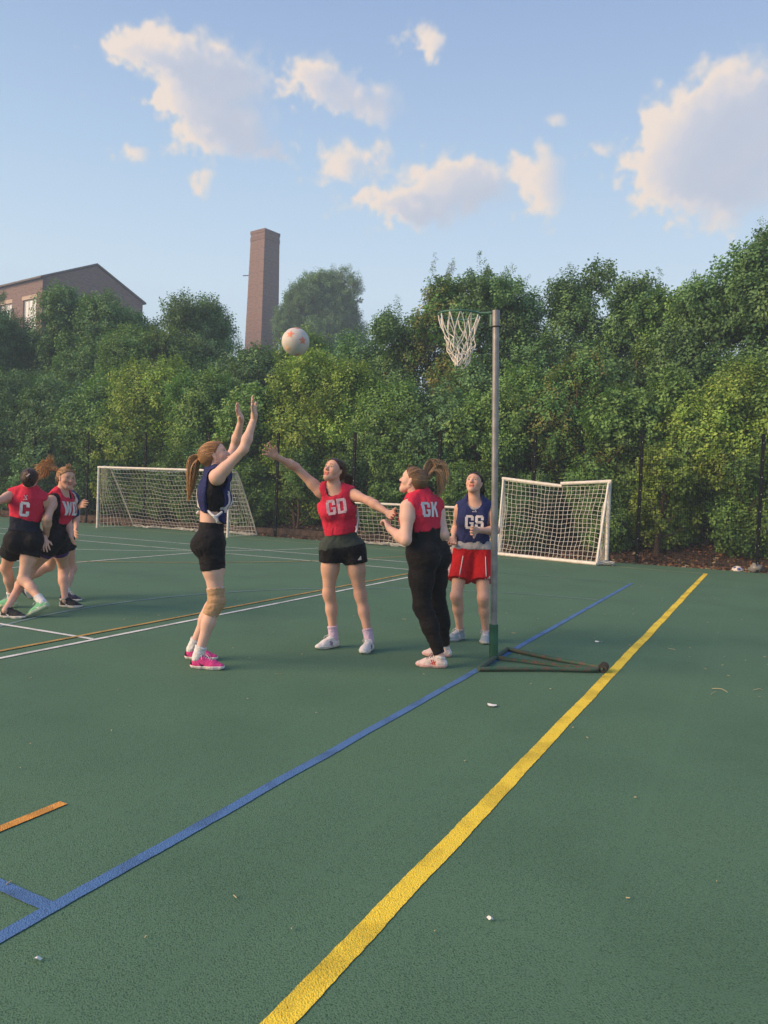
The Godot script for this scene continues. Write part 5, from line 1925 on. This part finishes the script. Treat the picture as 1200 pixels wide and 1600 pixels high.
func tree(called: String, label: String, x: float, z: float, h: float, r: float, kind: int, seed_: int, group: String, low := 0.06, dense := 1.0, leaf := 1.0, round := false, spires := 3) -> void:
	var rng := RandomNumberGenerator.new()
	rng.seed = seed_
	var g := thing(called, label, "tree" if called.ends_with("tree") else "bush", Vector3(x, 0, z), 0.0, group)
	# trunk with limbs
	var tb := Buf.new()
	var stems := 1 if called.ends_with("tree") else 3
	var tips := []
	for s in stems:
		var lean := Vector3(rng.randf_range(-0.3, 0.3), 0, rng.randf_range(-0.2, 0.2)) * r
		var foot := Vector3(rng.randf_range(-0.25, 0.25), -0.1, rng.randf_range(-0.2, 0.2)) * (0.0 if stems == 1 else 1.0)
		var top := Vector3(0, h * 0.8, 0) + lean
		var path := smooth_pts([foot, foot.lerp(top, 0.3) + Vector3(rng.randf_range(-0.12, 0.12), 0, rng.randf_range(-0.12, 0.12)), foot.lerp(top, 0.65) + lean * 0.3, top], 3)
		tb.tube(path, 0.012 * h + 0.03, 0.015, 8)
		for k in 5:
			var a := path[2 + k]
			var ang := rng.randf() * TAU
			var d := Vector3(cos(ang), rng.randf_range(0.4, 1.0), sin(ang)) * r * rng.randf_range(0.4, 0.75)
			tb.tube(smooth_pts([a, a + d * 0.5 + Vector3(0, -0.05, 0), a + d], 2), 0.005 * h + 0.012, 0.008, 5)
	part("trunk", tb, mats["bark"], g)
	# crown: uneven lobes, each a shell of sprays
	var xf: Array[Transform3D] = []
	var cols := PackedColorArray()
	var lobes := []
	var n := int(clampf(7.0 + h * r * 0.9, 9.0, 30.0))
	for k in n:
		var v := (k + rng.randf()) / n
		var y := lerpf(low * h, h * 0.90, v)
		var env := sqrt(maxf(0.10, 1.0 - pow((v - 0.42) / 0.66, 2.0))) if not round else sqrt(maxf(0.05, 1.0 - pow(2.0 * v - 1.0, 2.0)))
		var a := rng.randf() * TAU
		var lr := r * rng.randf_range(0.36, 0.58) * (0.75 + 0.25 * env)
		var rad := maxf(0.0, r * env - lr * 0.75) * sqrt(rng.randf_range(0.25, 1.0))
		lobes.append([Vector3(cos(a) * rad, minf(y, h - lr * 0.9), sin(a) * rad), lr, rng.randf_range(0.72, 1.30)])
	for k in (7 if round else 3):   # lumpy heads, none the same height
		var a := rng.randf() * TAU
		var lr := r * rng.randf_range(0.30, 0.46)
		var rad := r * rng.randf_range(0.15, 0.55)
		lobes.append([Vector3(cos(a) * rad, h - lr * 1.02 - (rng.randf_range(0.05, 0.45) * r if k > 0 else 0.0), sin(a) * rad), lr, rng.randf_range(0.85, 1.25)])
	for lb in lobes:
		var c: Vector3 = lb[0]
		var lr: float = lb[1]
		var tint: float = lb[2]
		var warm := rng.randf_range(-0.06, 0.10)
		var count := int(lr * lr * 165.0 * dense / (leaf * leaf)) + 8
		var squash := Vector3(1.0, rng.randf_range(0.75, 1.1), 1.0)
		for k in count:
			var d := Vector3(rng.randfn(), rng.randfn() + 0.12, rng.randfn()).normalized()
			var shell := rng.randf_range(0.62, 1.06) if rng.randf() < 0.75 else rng.randf_range(0.3, 0.7)
			var p := c + d * squash * lr * shell
			if p.y < 0.08:
				continue
			var up := (d * 0.8 + Vector3(rng.randf_range(-0.6, 0.6), 0.55, rng.randf_range(-0.6, 0.6))).normalized()
			var s := leaf * rng.randf_range(0.75, 1.25)
			var b := Basis(Quaternion(Vector3.UP, up) * Quaternion(Vector3.UP, rng.randf() * TAU)).scaled(Vector3.ONE * s)
			xf.append(Transform3D(b, p - up * 0.2 * s))
			var col := tone_of(kind, rng)
			col = Color(col.r * tint * (1.0 + warm), col.g * tint, col.b * tint)
			cols.append(col)
	for k in spires:   # young shoots that stick out of the top
		var lb: Array = lobes[lobes.size() - 1 - (k % 5)]
		var a := rng.randf() * TAU
		var root: Vector3 = lb[0] + Vector3(cos(a) * 0.6, 0.6, sin(a) * 0.6) * lb[1]
		var lean := Vector3(rng.randf_range(-0.25, 0.25), 1, rng.randf_range(-0.2, 0.2)).normalized()
		var l := rng.randf_range(0.35, 0.95) * leaf
		for j in 6:
			var t := j / 6.0
			var up := (lean + Vector3(rng.randf_range(-0.9, 0.9), 0.0, rng.randf_range(-0.9, 0.9))).normalized()
			var s := leaf * (0.72 - 0.34 * t)
			var off := Vector3(rng.randf_range(-1, 1), 0, rng.randf_range(-1, 1)) * 0.07
			xf.append(Transform3D(Basis(Quaternion(Vector3.UP, up)).scaled(Vector3.ONE * s), root + lean * l * t + off))
			cols.append(tone_of(kind, rng))
	var mm := MultiMesh.new()
	mm.transform_format = MultiMesh.TRANSFORM_3D
	mm.use_colors = true
	mm.mesh = sprays[seed_ % sprays.size()]
	mm.instance_count = xf.size()
	for k in xf.size():
		mm.set_instance_transform(k, xf[k])
		mm.set_instance_color(k, cols[k])
	var o := MultiMeshInstance3D.new()
	o.name = "crown"
	o.multimesh = mm
	o.set_meta("kind", "stuff")
	g.add_child(o, true)


func make_trees() -> void:
	make_sprays()
	var back := [[-36.4, -25.0, 10.9, 3.72, 0], [-31.5, -24.0, 8.9, 2.09, 0], [-28.0, -25.0, 10.1, 1.55, 0], [-26.3, -25.2, 9.5, 1.85, 0], [-22.7, -24.0, 7.8, 1.98, 1], [-22.7, -27.0, 9.7, 1.73, 3], [-18.4, -25.0, 7.0, 1.79, 0], [-16.2, -25.0, 7.3, 1.67, 1], [-13.9, -25.0, 7.0, 1.56, 0], [-11.6, -24.0, 7.7, 1.18, 0], [-10.1, -24.0, 8.7, 1.24, 4], [-8.6, -24.0, 8.9, 0.96, 0], [-7.1, -24.0, 8.3, 1.11, 0], [-6.0, -25.0, 9.0, 1.20, 0], [-4.2, -24.0, 8.4, 1.09, 0], [-2.9, -24.0, 7.7, 0.87, 1], [-1.8, -23.0, 7.7, 0.88, 0], [-0.6, -22.5, 8.8, 0.96, 0], [0.5, -22.0, 9.0, 1.09, 0], [2.2, -22.0, 8.6, 1.13, 1], [4.1, -22.0, 7.9, 1.04, 0]]
	var front := [[-29.0, -20.8, 6.1, 2.27, 0], [-25.7, -20.6, 5.4, 1.89, 0], [-23.0, -20.4, 4.9, 1.59, 0], [-21.0, -20.5, 4.9, 1.50, 1], [-19.3, -21.0, 5.7, 1.71, 2], [-16.8, -20.6, 5.1, 1.43, 1], [-14.9, -20.6, 4.8, 1.22, 1], [-13.3, -21.0, 5.8, 1.28, 2], [-11.6, -20.8, 5.3, 1.20, 2], [-9.9, -20.5, 4.6, 1.01, 1], [-8.5, -20.6, 4.5, 1.06, 0], [-7.2, -20.5, 4.3, 0.91, 1], [-6.0, -20.8, 5.1, 0.96, 1], [-4.8, -21.0, 5.4, 0.92, 4], [-3.5, -20.5, 4.4, 0.86, 1], [-2.4, -20.8, 4.8, 0.83, 1], [-1.5, -20.6, 4.5, 0.71, 2], [-0.5, -20.8, 5.0, 0.82, 2], [0.5, -20.6, 4.9, 0.78, 1], [2.0, -20.8, 4.9, 0.85, 2], [3.5, -20.6, 4.6, 0.78, 1]]
	var where_back := ["beyond the left edge of the court", "furthest left, before the building's windows", "under the left end of the gable", "under the roof peak of the gable", "by the right corner of the gable", "small and pointed, left of the chimney", "at the foot of the chimney", "right of the chimney foot", "under the round far tree", "in the dip left of the hoop", "with rusty leaves just left of the hoop", "tallest shoots directly above the hoop", "just right of the pole top", "first peak right of the pole", "second peak right of the pole", "in the dip towards the tall right tree", "leaning against the tall right tree", "tallest, at the right edge", "just beyond the right edge", "further out beyond the right edge", "far out to the right of the court"]
	for k in back.size():
		var q: Array = back[k]
		var tone: String = ["dark green", "mid green", "yellow green", "grey green", "rusty green"][q[4]]
		var look := "%s leafy tree %s" % [tone, where_back[k]]
		tree("leafy_tree", look, q[0], q[1], q[2], clampf(q[3] * 1.35, 1.6, 3.4), q[4], 500 + k, "trees behind the fence", 0.10, 1.0, 1.0, false, 7 if k == 11 or k == 10 else 2)
	var where_front := ["beyond the left edge", "behind the leftmost two players", "behind the running player's hair", "above the left post of the wide goal", "tallest above the wide goal's net", "behind the raised arms", "between raised arms and reaching hand", "under the flying ball", "behind the reaching player's head", "behind the low goal's left half", "behind the low goal's right half", "right behind the pole", "above the kinked goal", "rusty-topped above the kinked goal's right post", "right of the kinked goal", "between the last two fence posts, left one", "between the last two fence posts, right one", "at the last fence post on the right", "just beyond the right edge", "further out beyond the right edge", "far out to the right of the court"]
	for k in front.size():
		var q: Array = front[k]
		var tone: String = ["dark green", "mid green", "bright yellow green", "grey green", "rusty green"][q[4]]
		var look := "%s bush %s" % [tone, where_front[k]]
		tree("hedge_bush", look, q[0], q[1], q[2], clampf(q[3] * 1.35, 1.45, 2.4), q[4], 700 + k, "bushes behind the fence", 0.10, 1.15, 0.92, false, 0)
	var deep := ["deep green tree at the back, far beyond the left edge", "deep green tree hidden behind the leftmost trees", "deep green tree at the back below the gable's right corner", "deep green tree at the back left of the chimney", "deep green tree at the back between chimney and hoop", "deep green tree at the back below the hoop", "deep green tree at the back right of the pole", "deep green tree at the back below the tall right tree"]
	for k in deep.size():
		tree("leafy_tree", deep[k], -35.0 + 4.9 * k, -28.4 + 0.5 * (k % 2), 6.4, 3.0, 0, 800 + k, "trees behind the fence", 0.05, 0.8, 1.25, false, 0)
	# low growth that spills over the foot of the bank, thinner on the right
	var rng := RandomNumberGenerator.new()
	rng.seed = 44
	var low_labels := ["dark low bush at the fence foot beyond the left edge", "green low bush behind the leftmost fence post", "low bush at the fence foot behind the two running players", "dark low bush left of the wide goal's left post", "low bush seen through the wide goal's left net corner", "low bush seen through the left half of the wide goal's net", "dark low bush behind the middle of the wide goal's net", "low bush seen through the wide goal's net behind the throwing player", "green low bush between the wide goal and the reaching player", "dark low bush at the fence foot left of the low goal", "low bush seen through the low goal's left half", "green low bush seen through the low goal beside the GS player", "dark low bush behind the kinked goal's left half", "low bush behind the kinked goal's right half", "green low bush at the fence foot just right of the kinked goal", "bright low bush with pale stems left of the last fence post", "bright low bush at the fence foot beyond the right edge"]
	for k in 17:
		var x := -26.5 + k * 1.75 + rng.randf_range(-0.3, 0.3)
		var h := rng.randf_range(1.9, 2.8)
		tree("low_bush", low_labels[k], x, -19.75 + rng.randf_range(-0.1, 0.2), h, rng.randf_range(0.85, 1.1), [0, 1, 1][k % 3] if k < 13 else [1, 2, 1, 2][k - 13], 900 + k, "low bushes along the fence", 0.18, 1.25, 0.8, false, 0)
	tree("round_tree", "tall round-headed tree standing far behind the brick chimney", -39.8, -64.7, 22.6, 4.7, 3, 333, "", 0.55, 1.6, 1.45, true, 2)
	# fallen leaves on the bank
	var lb := Buf.new()
	lb.tri(Vector3(-0.03, 0, 0), Vector3(0, 0.006, -0.045), Vector3(0.03, 0.004, 0))
	lb.tri(Vector3(-0.03, 0, 0), Vector3(0.03, 0.004, 0), Vector3(0, 0.012, 0.045))
	var mm := MultiMesh.new()
	mm.transform_format = MultiMesh.TRANSFORM_3D
	mm.use_colors = true
	mm.mesh = lb.mesh(mats["litter"])
	mm.instance_count = 9000
	for k in mm.instance_count:
		var z := -18.5 - 2.2 * pow(rng.randf(), 1.3)
		var p := Vector3(lerpf(-30.0, 2.0, 1.0 - pow(rng.randf(), 1.6)), 0, z)
		p.y = bank(p.x, p.z) + 0.012
		var s := rng.randf_range(0.6, 1.4)
		mm.set_instance_transform(k, Transform3D(Basis.from_euler(Vector3(rng.randf_range(-0.6, 0.6), rng.randf() * TAU, rng.randf_range(-0.6, 0.6))).scaled(Vector3.ONE * s), p))
		var t := rng.randf()
		mm.set_instance_color(k, Color(0.14, 0.072, 0.035).lerp(Color(0.36, 0.19, 0.085), t * t) if rng.randf() < 0.85 else Color(0.32, 0.27, 0.17))
	var o := MultiMeshInstance3D.new()
	o.name = "fallen_leaves"
	o.multimesh = mm
	o.set_meta("kind", "stuff")
	tag(o, "brown fallen leaves scattered over the bank behind the fence", "leaves")
	add_child(o, true)


func bank(x: float, z: float) -> float:
	# bare soil that rises a little behind the fence
	var t := clampf((-18.45 - z) / 2.2, 0.0, 1.0)
	return -0.02 + 0.42 * t * t * (3.0 - 2.0 * t) + 0.05 * sin(x * 1.7 + z) * t + 0.03 * sin(x * 4.1)* t


func make_bank() -> void:
	var b := Buf.new()
	var nx := 90
	var zs := [-18.40, -18.7, -19.0, -19.4, -19.9, -20.4, -21.0, -24.0, -30.0, -45.0]
	for j in zs.size():
		for i in nx + 1:
			var x := lerpf(-48.0, 14.0, float(i) / nx)
			b.v.append(Vector3(x, bank(x, zs[j]) if j < 9 else -0.05, zs[j]))
			b.n.append(Vector3.UP)
			b.c.append(Color.WHITE)
	for j in zs.size() - 1:
		for i in nx:
			var k := j * (nx + 1) + i
			for q in [k, k + nx + 1, k + 1, k + 1, k + nx + 1, k + nx + 2]:
				b.i.append(q)
	struct("soil_bank", b, mats["soil"])


func make_scraps() -> void:
	var rng := RandomNumberGenerator.new()
	rng.seed = 8
	var names := [["white paper scrap lying between the blue and yellow lines, near the base frame", -1.638, -5.09, 0.035], ["white pebble-like scrap on the near left of the court below the blue line", -1.898, -1.613, 0.014], ["white crumb on the court right of the yellow line, close to the camera", -0.785, -2.52, 0.011], ["white scrap on the court beyond the base frame", -1.497, -7.98, 0.022]]
	for q in names:
		var b := Buf.new()
		var pts := []
		for k in 7:
			var a := TAU * k / 7.0
			pts.append(Vector3(cos(a) * q[3] * rng.randf_range(0.7, 1.3), rng.randf_range(0.002, 0.012), sin(a) * q[3] * rng.randf_range(0.5, 1.1)))
		for k in 7:
			b.tri(Vector3(0, 0.014, 0), pts[k], pts[(k + 1) % 7])
		var o := part("paper_scrap", b, mats["paper"])
		o.position = Vector3(q[1], 0.004, q[2])
		tag(o, q[0], "litter", "white scraps on the court")
	# straw and grit too small to count
	var g := Buf.new()
	for k in 240:
		var x := rng.randf_range(-6.0, 2.5)
		var z := rng.randf_range(-16.0, -1.6)
		var a := rng.randf() * TAU
		var l := rng.randf_range(0.006, 0.02) if rng.randf() < 0.9 else rng.randf_range(0.03, 0.07)
		g.bar(Vector3(x, 0.007, z), Vector3(x + cos(a) * l, 0.011, z + sin(a) * l), 0.0026 if l < 0.03 else 0.0022, 4)
	var o := part("grit", g, mats["straw"])
	o.set_meta("kind", "stuff")
	tag(o, "pale crumbs and bits of straw strewn over the court", "grit")
	for q in [[-0.335, -6.567, 0.5, 0.13], [-0.30, -6.45, 1.9, 0.10], [0.02, -6.75, 2.6, 0.08]]:
		var b := Buf.new()
		var d: Vector3 = Vector3(cos(q[2]), 0, sin(q[2])) * q[3]
		b.tube(smooth_pts([Vector3(0, 0.006, 0), d * 0.5 + Vector3(0.01, 0.02, 0), d + Vector3(0, 0.008, 0.01)], 4), 0.003, 0.002, 5)
		var s := part("straw", b, mats["straw"])
		s.position = Vector3(q[0], 0, q[1])
		tag(s, ["longest dry straw on the court right of the yellow line", "short dry straw lying just beyond the longest one", "smallest dry straw, furthest right on the open court"][[0.5, 1.9, 2.6].find(q[2])], "straw", "dry straws right of the yellow line")
	# litter along the fence
	var fb := thing("small_ball", "small white and dark blue ball lying among leaves near the last post", "ball", Vector3(-0.56, -0.075, -18.62))
	fb.scale = Vector3.ONE * 0.9
	var b := Buf.new()
	b.ellipsoid(Vector3(0, 0.10, 0), Vector3(0.14, 0.105, 0.12), 20, 12)
	part("shell", b, mats["ball"], fb)
	for q in [[0.5, 0.75, 0.07], [1.35, 0.35, 0.08], [-0.4, 0.3, 0.06], [2.3, 0.7, 0.07]]:
		var d := Vector3(cos(q[0]) * cos(q[1]), sin(q[1]), sin(q[0]) * cos(q[1]))
		var pb := Buf.new()
		var s1 := d.cross(Vector3.UP).normalized()
		var s2 := s1.cross(d)
		var rimp := []
		for k in 6:
			var a := TAU * k / 6.0
			var e: Vector3 = (d + (s1 * cos(a) + s2 * sin(a)) * q[2] * 4.5).normalized()
			rimp.append(Vector3(0, 0.10, 0) + e * Vector3(0.142, 0.107, 0.122))
		for k in 6:
			pb.tri(Vector3(0, 0.10, 0) + d * Vector3(0.148, 0.113, 0.128), rimp[k], rimp[(k + 1) % 6])
		part("dark_patch", pb, mats["ball_blue"], fb)
	var bg := Buf.new()
	bg.ellipsoid(Vector3(0, 0.10, 0), Vector3(0.11, 0.08, 0.08), 22, 14)
	var nz := noise(88, 9.0, FastNoiseLite.TYPE_SIMPLEX, 3)
	for k in bg.v.size():
		bg.v[k] += bg.n[k] * nz.get_noise_3dv(bg.v[k]) * 0.09
		bg.v[k].y = maxf(bg.v[k].y, 0.004)
	var pl := part("plastic_bag", bg, mats["plastic"])
	pl.position = Vector3(-0.2, 0.0, -18.50)
	tag(pl, "crumpled pale plastic bag at the foot of the last fence post", "bag")


# ---------------------------------------------------------------- the scene
func _ready() -> void:
	var cam := Camera3D.new()
	cam.name = "camera"
	cam.position = Vector3(0, 1.45, 0)
	cam.rotation_degrees = Vector3(-1.583, 26.354, 2.241)
	cam.fov = 66.74
	cam.near = 0.05
	cam.far = 900.0
	add_child(cam)
	cam.current = true
	var env := Environment.new()
	env.background_mode = Environment.BG_SKY
	env.sky = make_sky()
	env.background_energy_multiplier = 0.8
	env.tonemap_mode = Environment.TONE_MAPPER_LINEAR
	env.tonemap_exposure = 1.25
	env.fog_enabled = true
	env.fog_density = 0.003
	env.fog_light_color = Color(0.74, 0.82, 0.90)
	env.sdfgi_enabled = true
	env.ssao_enabled = true
	env.ssil_enabled = true
	var we := WorldEnvironment.new()
	we.name = "world_environment"
	we.environment = env
	add_child(we)
	var sun := DirectionalLight3D.new()
	sun.name = "sun"
	sun.light_color = Color(1.0, 0.84, 0.66)
	sun.light_energy = 1.5
	sun.light_angular_distance = 36.0
	sun.shadow_enabled = true
	add_child(sun)
	sun.look_at_from_position(Vector3(-0.69, 0.48, 0.72), Vector3.ZERO)
	make_materials()
	make_court()
	make_bank()
	make_buildings()
	make_trees()
	make_fence()
	make_goals()
	make_post()
	make_people()
	make_ball()
	make_scraps()


func set_poses() -> void:
	pose["shooter"] = {"base": Vector3(-3.950, 0.000, -4.900),
		"pelvis": Vector3(-0.028, 0.990, -0.037), "hip_l": Vector3(-0.075, 0.963, -0.113), "hip_r": Vector3(0.027, 0.977, 0.037), "neck": Vector3(-0.026, 1.527, -0.055),
		"head": Vector3(-0.015, 1.669, -0.042), "sh_l": Vector3(-0.078, 1.526, -0.218), "sh_r": Vector3(0.102, 1.505, 0.073), "heel_l": Vector3(-0.303, 0.000, -0.104),
		"toe_l": Vector3(-0.055, 0.000, -0.211), "an_l": Vector3(-0.253, 0.090, -0.125), "kn_l": Vector3(-0.061, 0.506, -0.167), "el_l": Vector3(-0.095, 1.774, -0.397),
		"wr_l": Vector3(0.032, 1.989, -0.304), "hd_l": Vector3(0.054, 2.110, -0.175), "heel_r": Vector3(-0.060, 0.000, 0.114), "toe_r": Vector3(0.195, 0.000, 0.024),
		"an_r": Vector3(-0.009, 0.090, 0.096), "kn_r": Vector3(0.088, 0.530, 0.012), "el_r": Vector3(0.299, 1.730, 0.006), "wr_r": Vector3(0.337, 1.984, -0.068),
		"hd_r": Vector3(0.361, 2.129, 0.031), "face": Vector3(0.749, 0.407, -0.523), "hup": Vector3(-0.347, 0.922, 0.172), "tie": [Vector3(-0.137, 1.660, -0.003)],
		"tail": [Vector3(-0.137, 1.660, -0.003), Vector3(-0.176, 1.617, 0.017), Vector3(-0.188, 1.484, 0.027), Vector3(-0.216, 1.309, 0.024)]}
	pose["gd"] = {"base": Vector3(-3.380, 0.000, -6.100),
		"pelvis": Vector3(-0.081, 0.937, -0.074), "hip_l": Vector3(0.010, 0.889, -0.117), "hip_r": Vector3(-0.173, 0.887, -0.027), "neck": Vector3(-0.173, 1.435, -0.044),
		"head": Vector3(-0.171, 1.603, -0.016), "sh_l": Vector3(-0.035, 1.406, -0.111), "sh_r": Vector3(-0.292, 1.424, 0.016), "heel_l": Vector3(0.183, 0.000, -0.187),
		"toe_l": Vector3(0.238, 0.000, 0.066), "an_l": Vector3(0.195, 0.090, -0.133), "kn_l": Vector3(0.071, 0.498, -0.158), "el_l": Vector3(0.220, 1.351, 0.021),
		"wr_l": Vector3(0.446, 1.256, 0.090), "hd_l": Vector3(0.582, 1.209, 0.180), "heel_r": Vector3(-0.120, 0.000, -0.116), "toe_r": Vector3(-0.203, 0.000, 0.129),
		"an_r": Vector3(-0.138, 0.090, -0.064), "kn_r": Vector3(-0.186, 0.499, -0.031), "el_r": Vector3(-0.480, 1.630, 0.144), "wr_r": Vector3(-0.530, 1.708, 0.381),
		"hd_r": Vector3(-0.585, 1.788, 0.521), "face": Vector3(-0.157, 0.412, 0.898), "hup": Vector3(0.107, 0.943, -0.316), "tie": [Vector3(-0.155, 1.579, -0.168)],
		"tail": [Vector3(-0.155, 1.579, -0.168), Vector3(-0.146, 1.546, -0.239), Vector3(-0.148, 1.475, -0.236), Vector3(-0.157, 1.414, -0.207)]}
	pose["gk"] = {"base": Vector3(-2.550, 0.000, -6.050),
		"pelvis": Vector3(-0.018, 0.949, 0.025), "hip_l": Vector3(-0.022, 0.911, 0.118), "hip_r": Vector3(-0.001, 0.911, -0.094), "neck": Vector3(-0.093, 1.410, 0.048),
		"head": Vector3(-0.143, 1.537, 0.091), "sh_l": Vector3(-0.121, 1.317, 0.221), "sh_r": Vector3(-0.014, 1.338, -0.123), "heel_l": Vector3(0.214, 0.000, 0.058),
		"toe_l": Vector3(-0.022, 0.000, 0.146), "an_l": Vector3(0.163, 0.090, 0.077), "kn_l": Vector3(-0.001, 0.495, 0.111), "el_l": Vector3(-0.080, 1.055, 0.325),
		"wr_l": Vector3(-0.288, 1.133, 0.213), "hd_l": Vector3(-0.380, 1.235, 0.120), "heel_r": Vector3(0.087, 0.000, -0.366), "toe_r": Vector3(-0.151, 0.000, -0.282),
		"an_r": Vector3(0.035, 0.090, -0.348), "kn_r": Vector3(0.027, 0.478, -0.158), "el_r": Vector3(0.104, 1.095, -0.031), "wr_r": Vector3(-0.086, 1.084, -0.191),
		"hd_r": Vector3(-0.236, 1.124, -0.250), "face": Vector3(-0.955, 0.272, 0.118), "hup": Vector3(0.193, 0.977, -0.095), "tie": [Vector3(-0.068, 1.563, -0.002)],
		"tail": [Vector3(-0.068, 1.563, -0.002), Vector3(-0.023, 1.680, -0.051), Vector3(0.042, 1.639, -0.082), Vector3(0.052, 1.504, -0.071), Vector3(0.031, 1.421, -0.047)]}
	pose["gs"] = {"base": Vector3(-2.580, 0.000, -7.250),
		"pelvis": Vector3(-0.039, 0.916, -0.055), "hip_l": Vector3(0.044, 0.856, -0.094), "hip_r": Vector3(-0.115, 0.855, -0.015), "neck": Vector3(-0.049, 1.373, -0.064),
		"head": Vector3(-0.047, 1.544, -0.037), "sh_l": Vector3(0.085, 1.316, -0.129), "sh_r": Vector3(-0.178, 1.298, -0.020), "heel_l": Vector3(0.105, 0.000, -0.123),
		"toe_l": Vector3(0.193, 0.000, 0.111), "an_l": Vector3(0.124, 0.090, -0.072), "kn_l": Vector3(0.133, 0.448, 0.071), "el_l": Vector3(0.213, 1.104, 0.011),
		"wr_l": Vector3(0.094, 1.104, 0.228), "hd_l": Vector3(0.056, 1.106, 0.388), "heel_r": Vector3(-0.096, 0.000, -0.037), "toe_r": Vector3(-0.176, 0.000, 0.200),
		"an_r": Vector3(-0.113, 0.090, 0.015), "kn_r": Vector3(-0.110, 0.453, 0.165), "el_r": Vector3(-0.280, 1.090, -0.184), "wr_r": Vector3(-0.210, 1.011, 0.040),
		"hd_r": Vector3(-0.182, 0.911, 0.168), "face": Vector3(0.042, 0.458, 0.888), "hup": Vector3(-0.042, 0.953, -0.299), "tie": [Vector3(-0.038, 1.529, -0.186)],
		"tail": [Vector3(-0.038, 1.529, -0.186), Vector3(-0.029, 1.478, -0.222), Vector3(-0.031, 1.414, -0.219)]}
	pose["c"] = {"base": Vector3(-7.100, 0.000, -5.850),
		"pelvis": Vector3(0.003, 0.840, 0.141), "hip_l": Vector3(-0.052, 0.757, 0.204), "hip_r": Vector3(0.067, 0.766, 0.078), "neck": Vector3(0.024, 1.298, 0.116),
		"head": Vector3(0.048, 1.414, 0.123), "sh_l": Vector3(-0.106, 1.244, 0.216), "sh_r": Vector3(0.131, 1.207, -0.001), "heel_l": Vector3(-0.291, 0.000, -0.026),
		"toe_l": Vector3(-0.534, 0.000, 0.039), "an_l": Vector3(-0.344, 0.090, -0.012), "kn_l": Vector3(-0.286, 0.453, 0.123), "el_l": Vector3(-0.003, 1.179, 0.474),
		"wr_l": Vector3(0.088, 1.080, 0.684), "hd_l": Vector3(0.166, 1.035, 0.823), "kn_r": Vector3(0.052, 0.361, 0.173), "an_r": Vector3(0.380, 0.151, 0.198),
		"heel_r": Vector3(0.470, 0.113, 0.183), "toe_r": Vector3(0.291, -0.020, 0.301), "el_r": Vector3(0.027, 0.980, -0.138), "wr_r": Vector3(0.128, 0.787, -0.017),
		"hd_r": Vector3(0.226, 0.673, 0.053), "face": Vector3(-0.682, -0.048, -0.730), "hup": Vector3(-0.022, 0.999, -0.045), "tie": [Vector3(0.141, 1.461, 0.215)],
		"tail": [Vector3(0.149, 1.448, 0.206), Vector3(0.137, 1.474, 0.228), Vector3(0.149, 1.408, 0.213)]}
	pose["wd"] = {"base": Vector3(-7.000, 0.000, -5.950),
		"pelvis": Vector3(-0.065, 0.843, -0.155), "hip_l": Vector3(-0.122, 0.759, -0.224), "hip_r": Vector3(-0.006, 0.772, -0.081), "neck": Vector3(-0.041, 1.270, -0.180),
		"head": Vector3(0.018, 1.450, -0.192), "sh_l": Vector3(-0.081, 1.235, -0.349), "sh_r": Vector3(-0.010, 1.193, -0.036), "heel_l": Vector3(-0.099, 0.000, -0.262),
		"toe_l": Vector3(0.143, 0.000, -0.353), "an_l": Vector3(-0.047, 0.090, -0.281), "kn_l": Vector3(-0.256, 0.402, -0.433), "el_l": Vector3(-0.028, 0.956, -0.276),
		"wr_l": Vector3(0.158, 0.828, -0.159), "hd_l": Vector3(0.277, 0.741, -0.074), "heel_r": Vector3(0.018, 0.000, 0.577), "toe_r": Vector3(0.260, 0.000, 0.486),
		"an_r": Vector3(0.070, 0.090, 0.558), "kn_r": Vector3(-0.289, 0.416, -0.008), "el_r": Vector3(0.134, 1.007, 0.138), "wr_r": Vector3(0.004, 0.812, 0.038),
		"hd_r": Vector3(-0.080, 0.684, -0.037), "face": Vector3(0.976, -0.119, 0.181), "hup": Vector3(0.089, 0.995, -0.044), "tie": [Vector3(-0.088, 1.544, -0.143)],
		"tail": [Vector3(-0.075, 1.538, -0.149), Vector3(-0.187, 1.618, -0.096), Vector3(-0.223, 1.574, -0.077)], "fan": [Vector3(-0.141, 1.712, -0.122), Vector3(-0.200, 1.617, -0.090), Vector3(-0.292, 1.550, -0.042), Vector3(-0.270, 1.487, -0.051), Vector3(-0.240, 1.403, -0.063)]}
	pose["hid"] = {"base": Vector3(-7.450, 0.000, -6.600),
		"pelvis": Vector3(-0.110, 0.775, -0.017), "hip_l": Vector3(-0.166, 0.707, -0.087), "hip_r": Vector3(-0.070, 0.719, 0.044), "neck": Vector3(-0.084, 1.244, -0.044),
		"head": Vector3(-0.092, 1.412, -0.045), "sh_l": Vector3(-0.170, 1.211, -0.179), "sh_r": Vector3(0.070, 1.196, 0.015), "heel_l": Vector3(-0.004, 0.000, 0.074),
		"toe_l": Vector3(0.227, 0.000, -0.027), "an_l": Vector3(0.046, 0.090, 0.052), "kn_l": Vector3(-0.158, 0.350, -0.217), "el_l": Vector3(0.012, 1.002, -0.110),
		"wr_l": Vector3(0.167, 0.861, 0.025), "hd_l": Vector3(0.262, 0.780, 0.135), "kn_r": Vector3(-0.296, 0.385, -0.012), "an_r": Vector3(-0.482, 0.176, 0.263),
		"heel_r": Vector3(-0.421, 0.250, 0.239), "toe_r": Vector3(-0.362, 0.012, 0.180), "el_r": Vector3(-0.090, 1.020, -0.143), "wr_r": Vector3(0.120, 1.122, -0.056),
		"hd_r": Vector3(0.271, 1.166, -0.003), "face": Vector3(0.846, -0.050, -0.530), "hup": Vector3(0.000, 1.000, 0.000), "tie": [Vector3(-0.157, 1.485, -0.015)],
		"tail": [Vector3(-0.157, 1.485, -0.015), Vector3(-0.191, 1.423, -0.019), Vector3(-0.187, 1.347, -0.018)]}
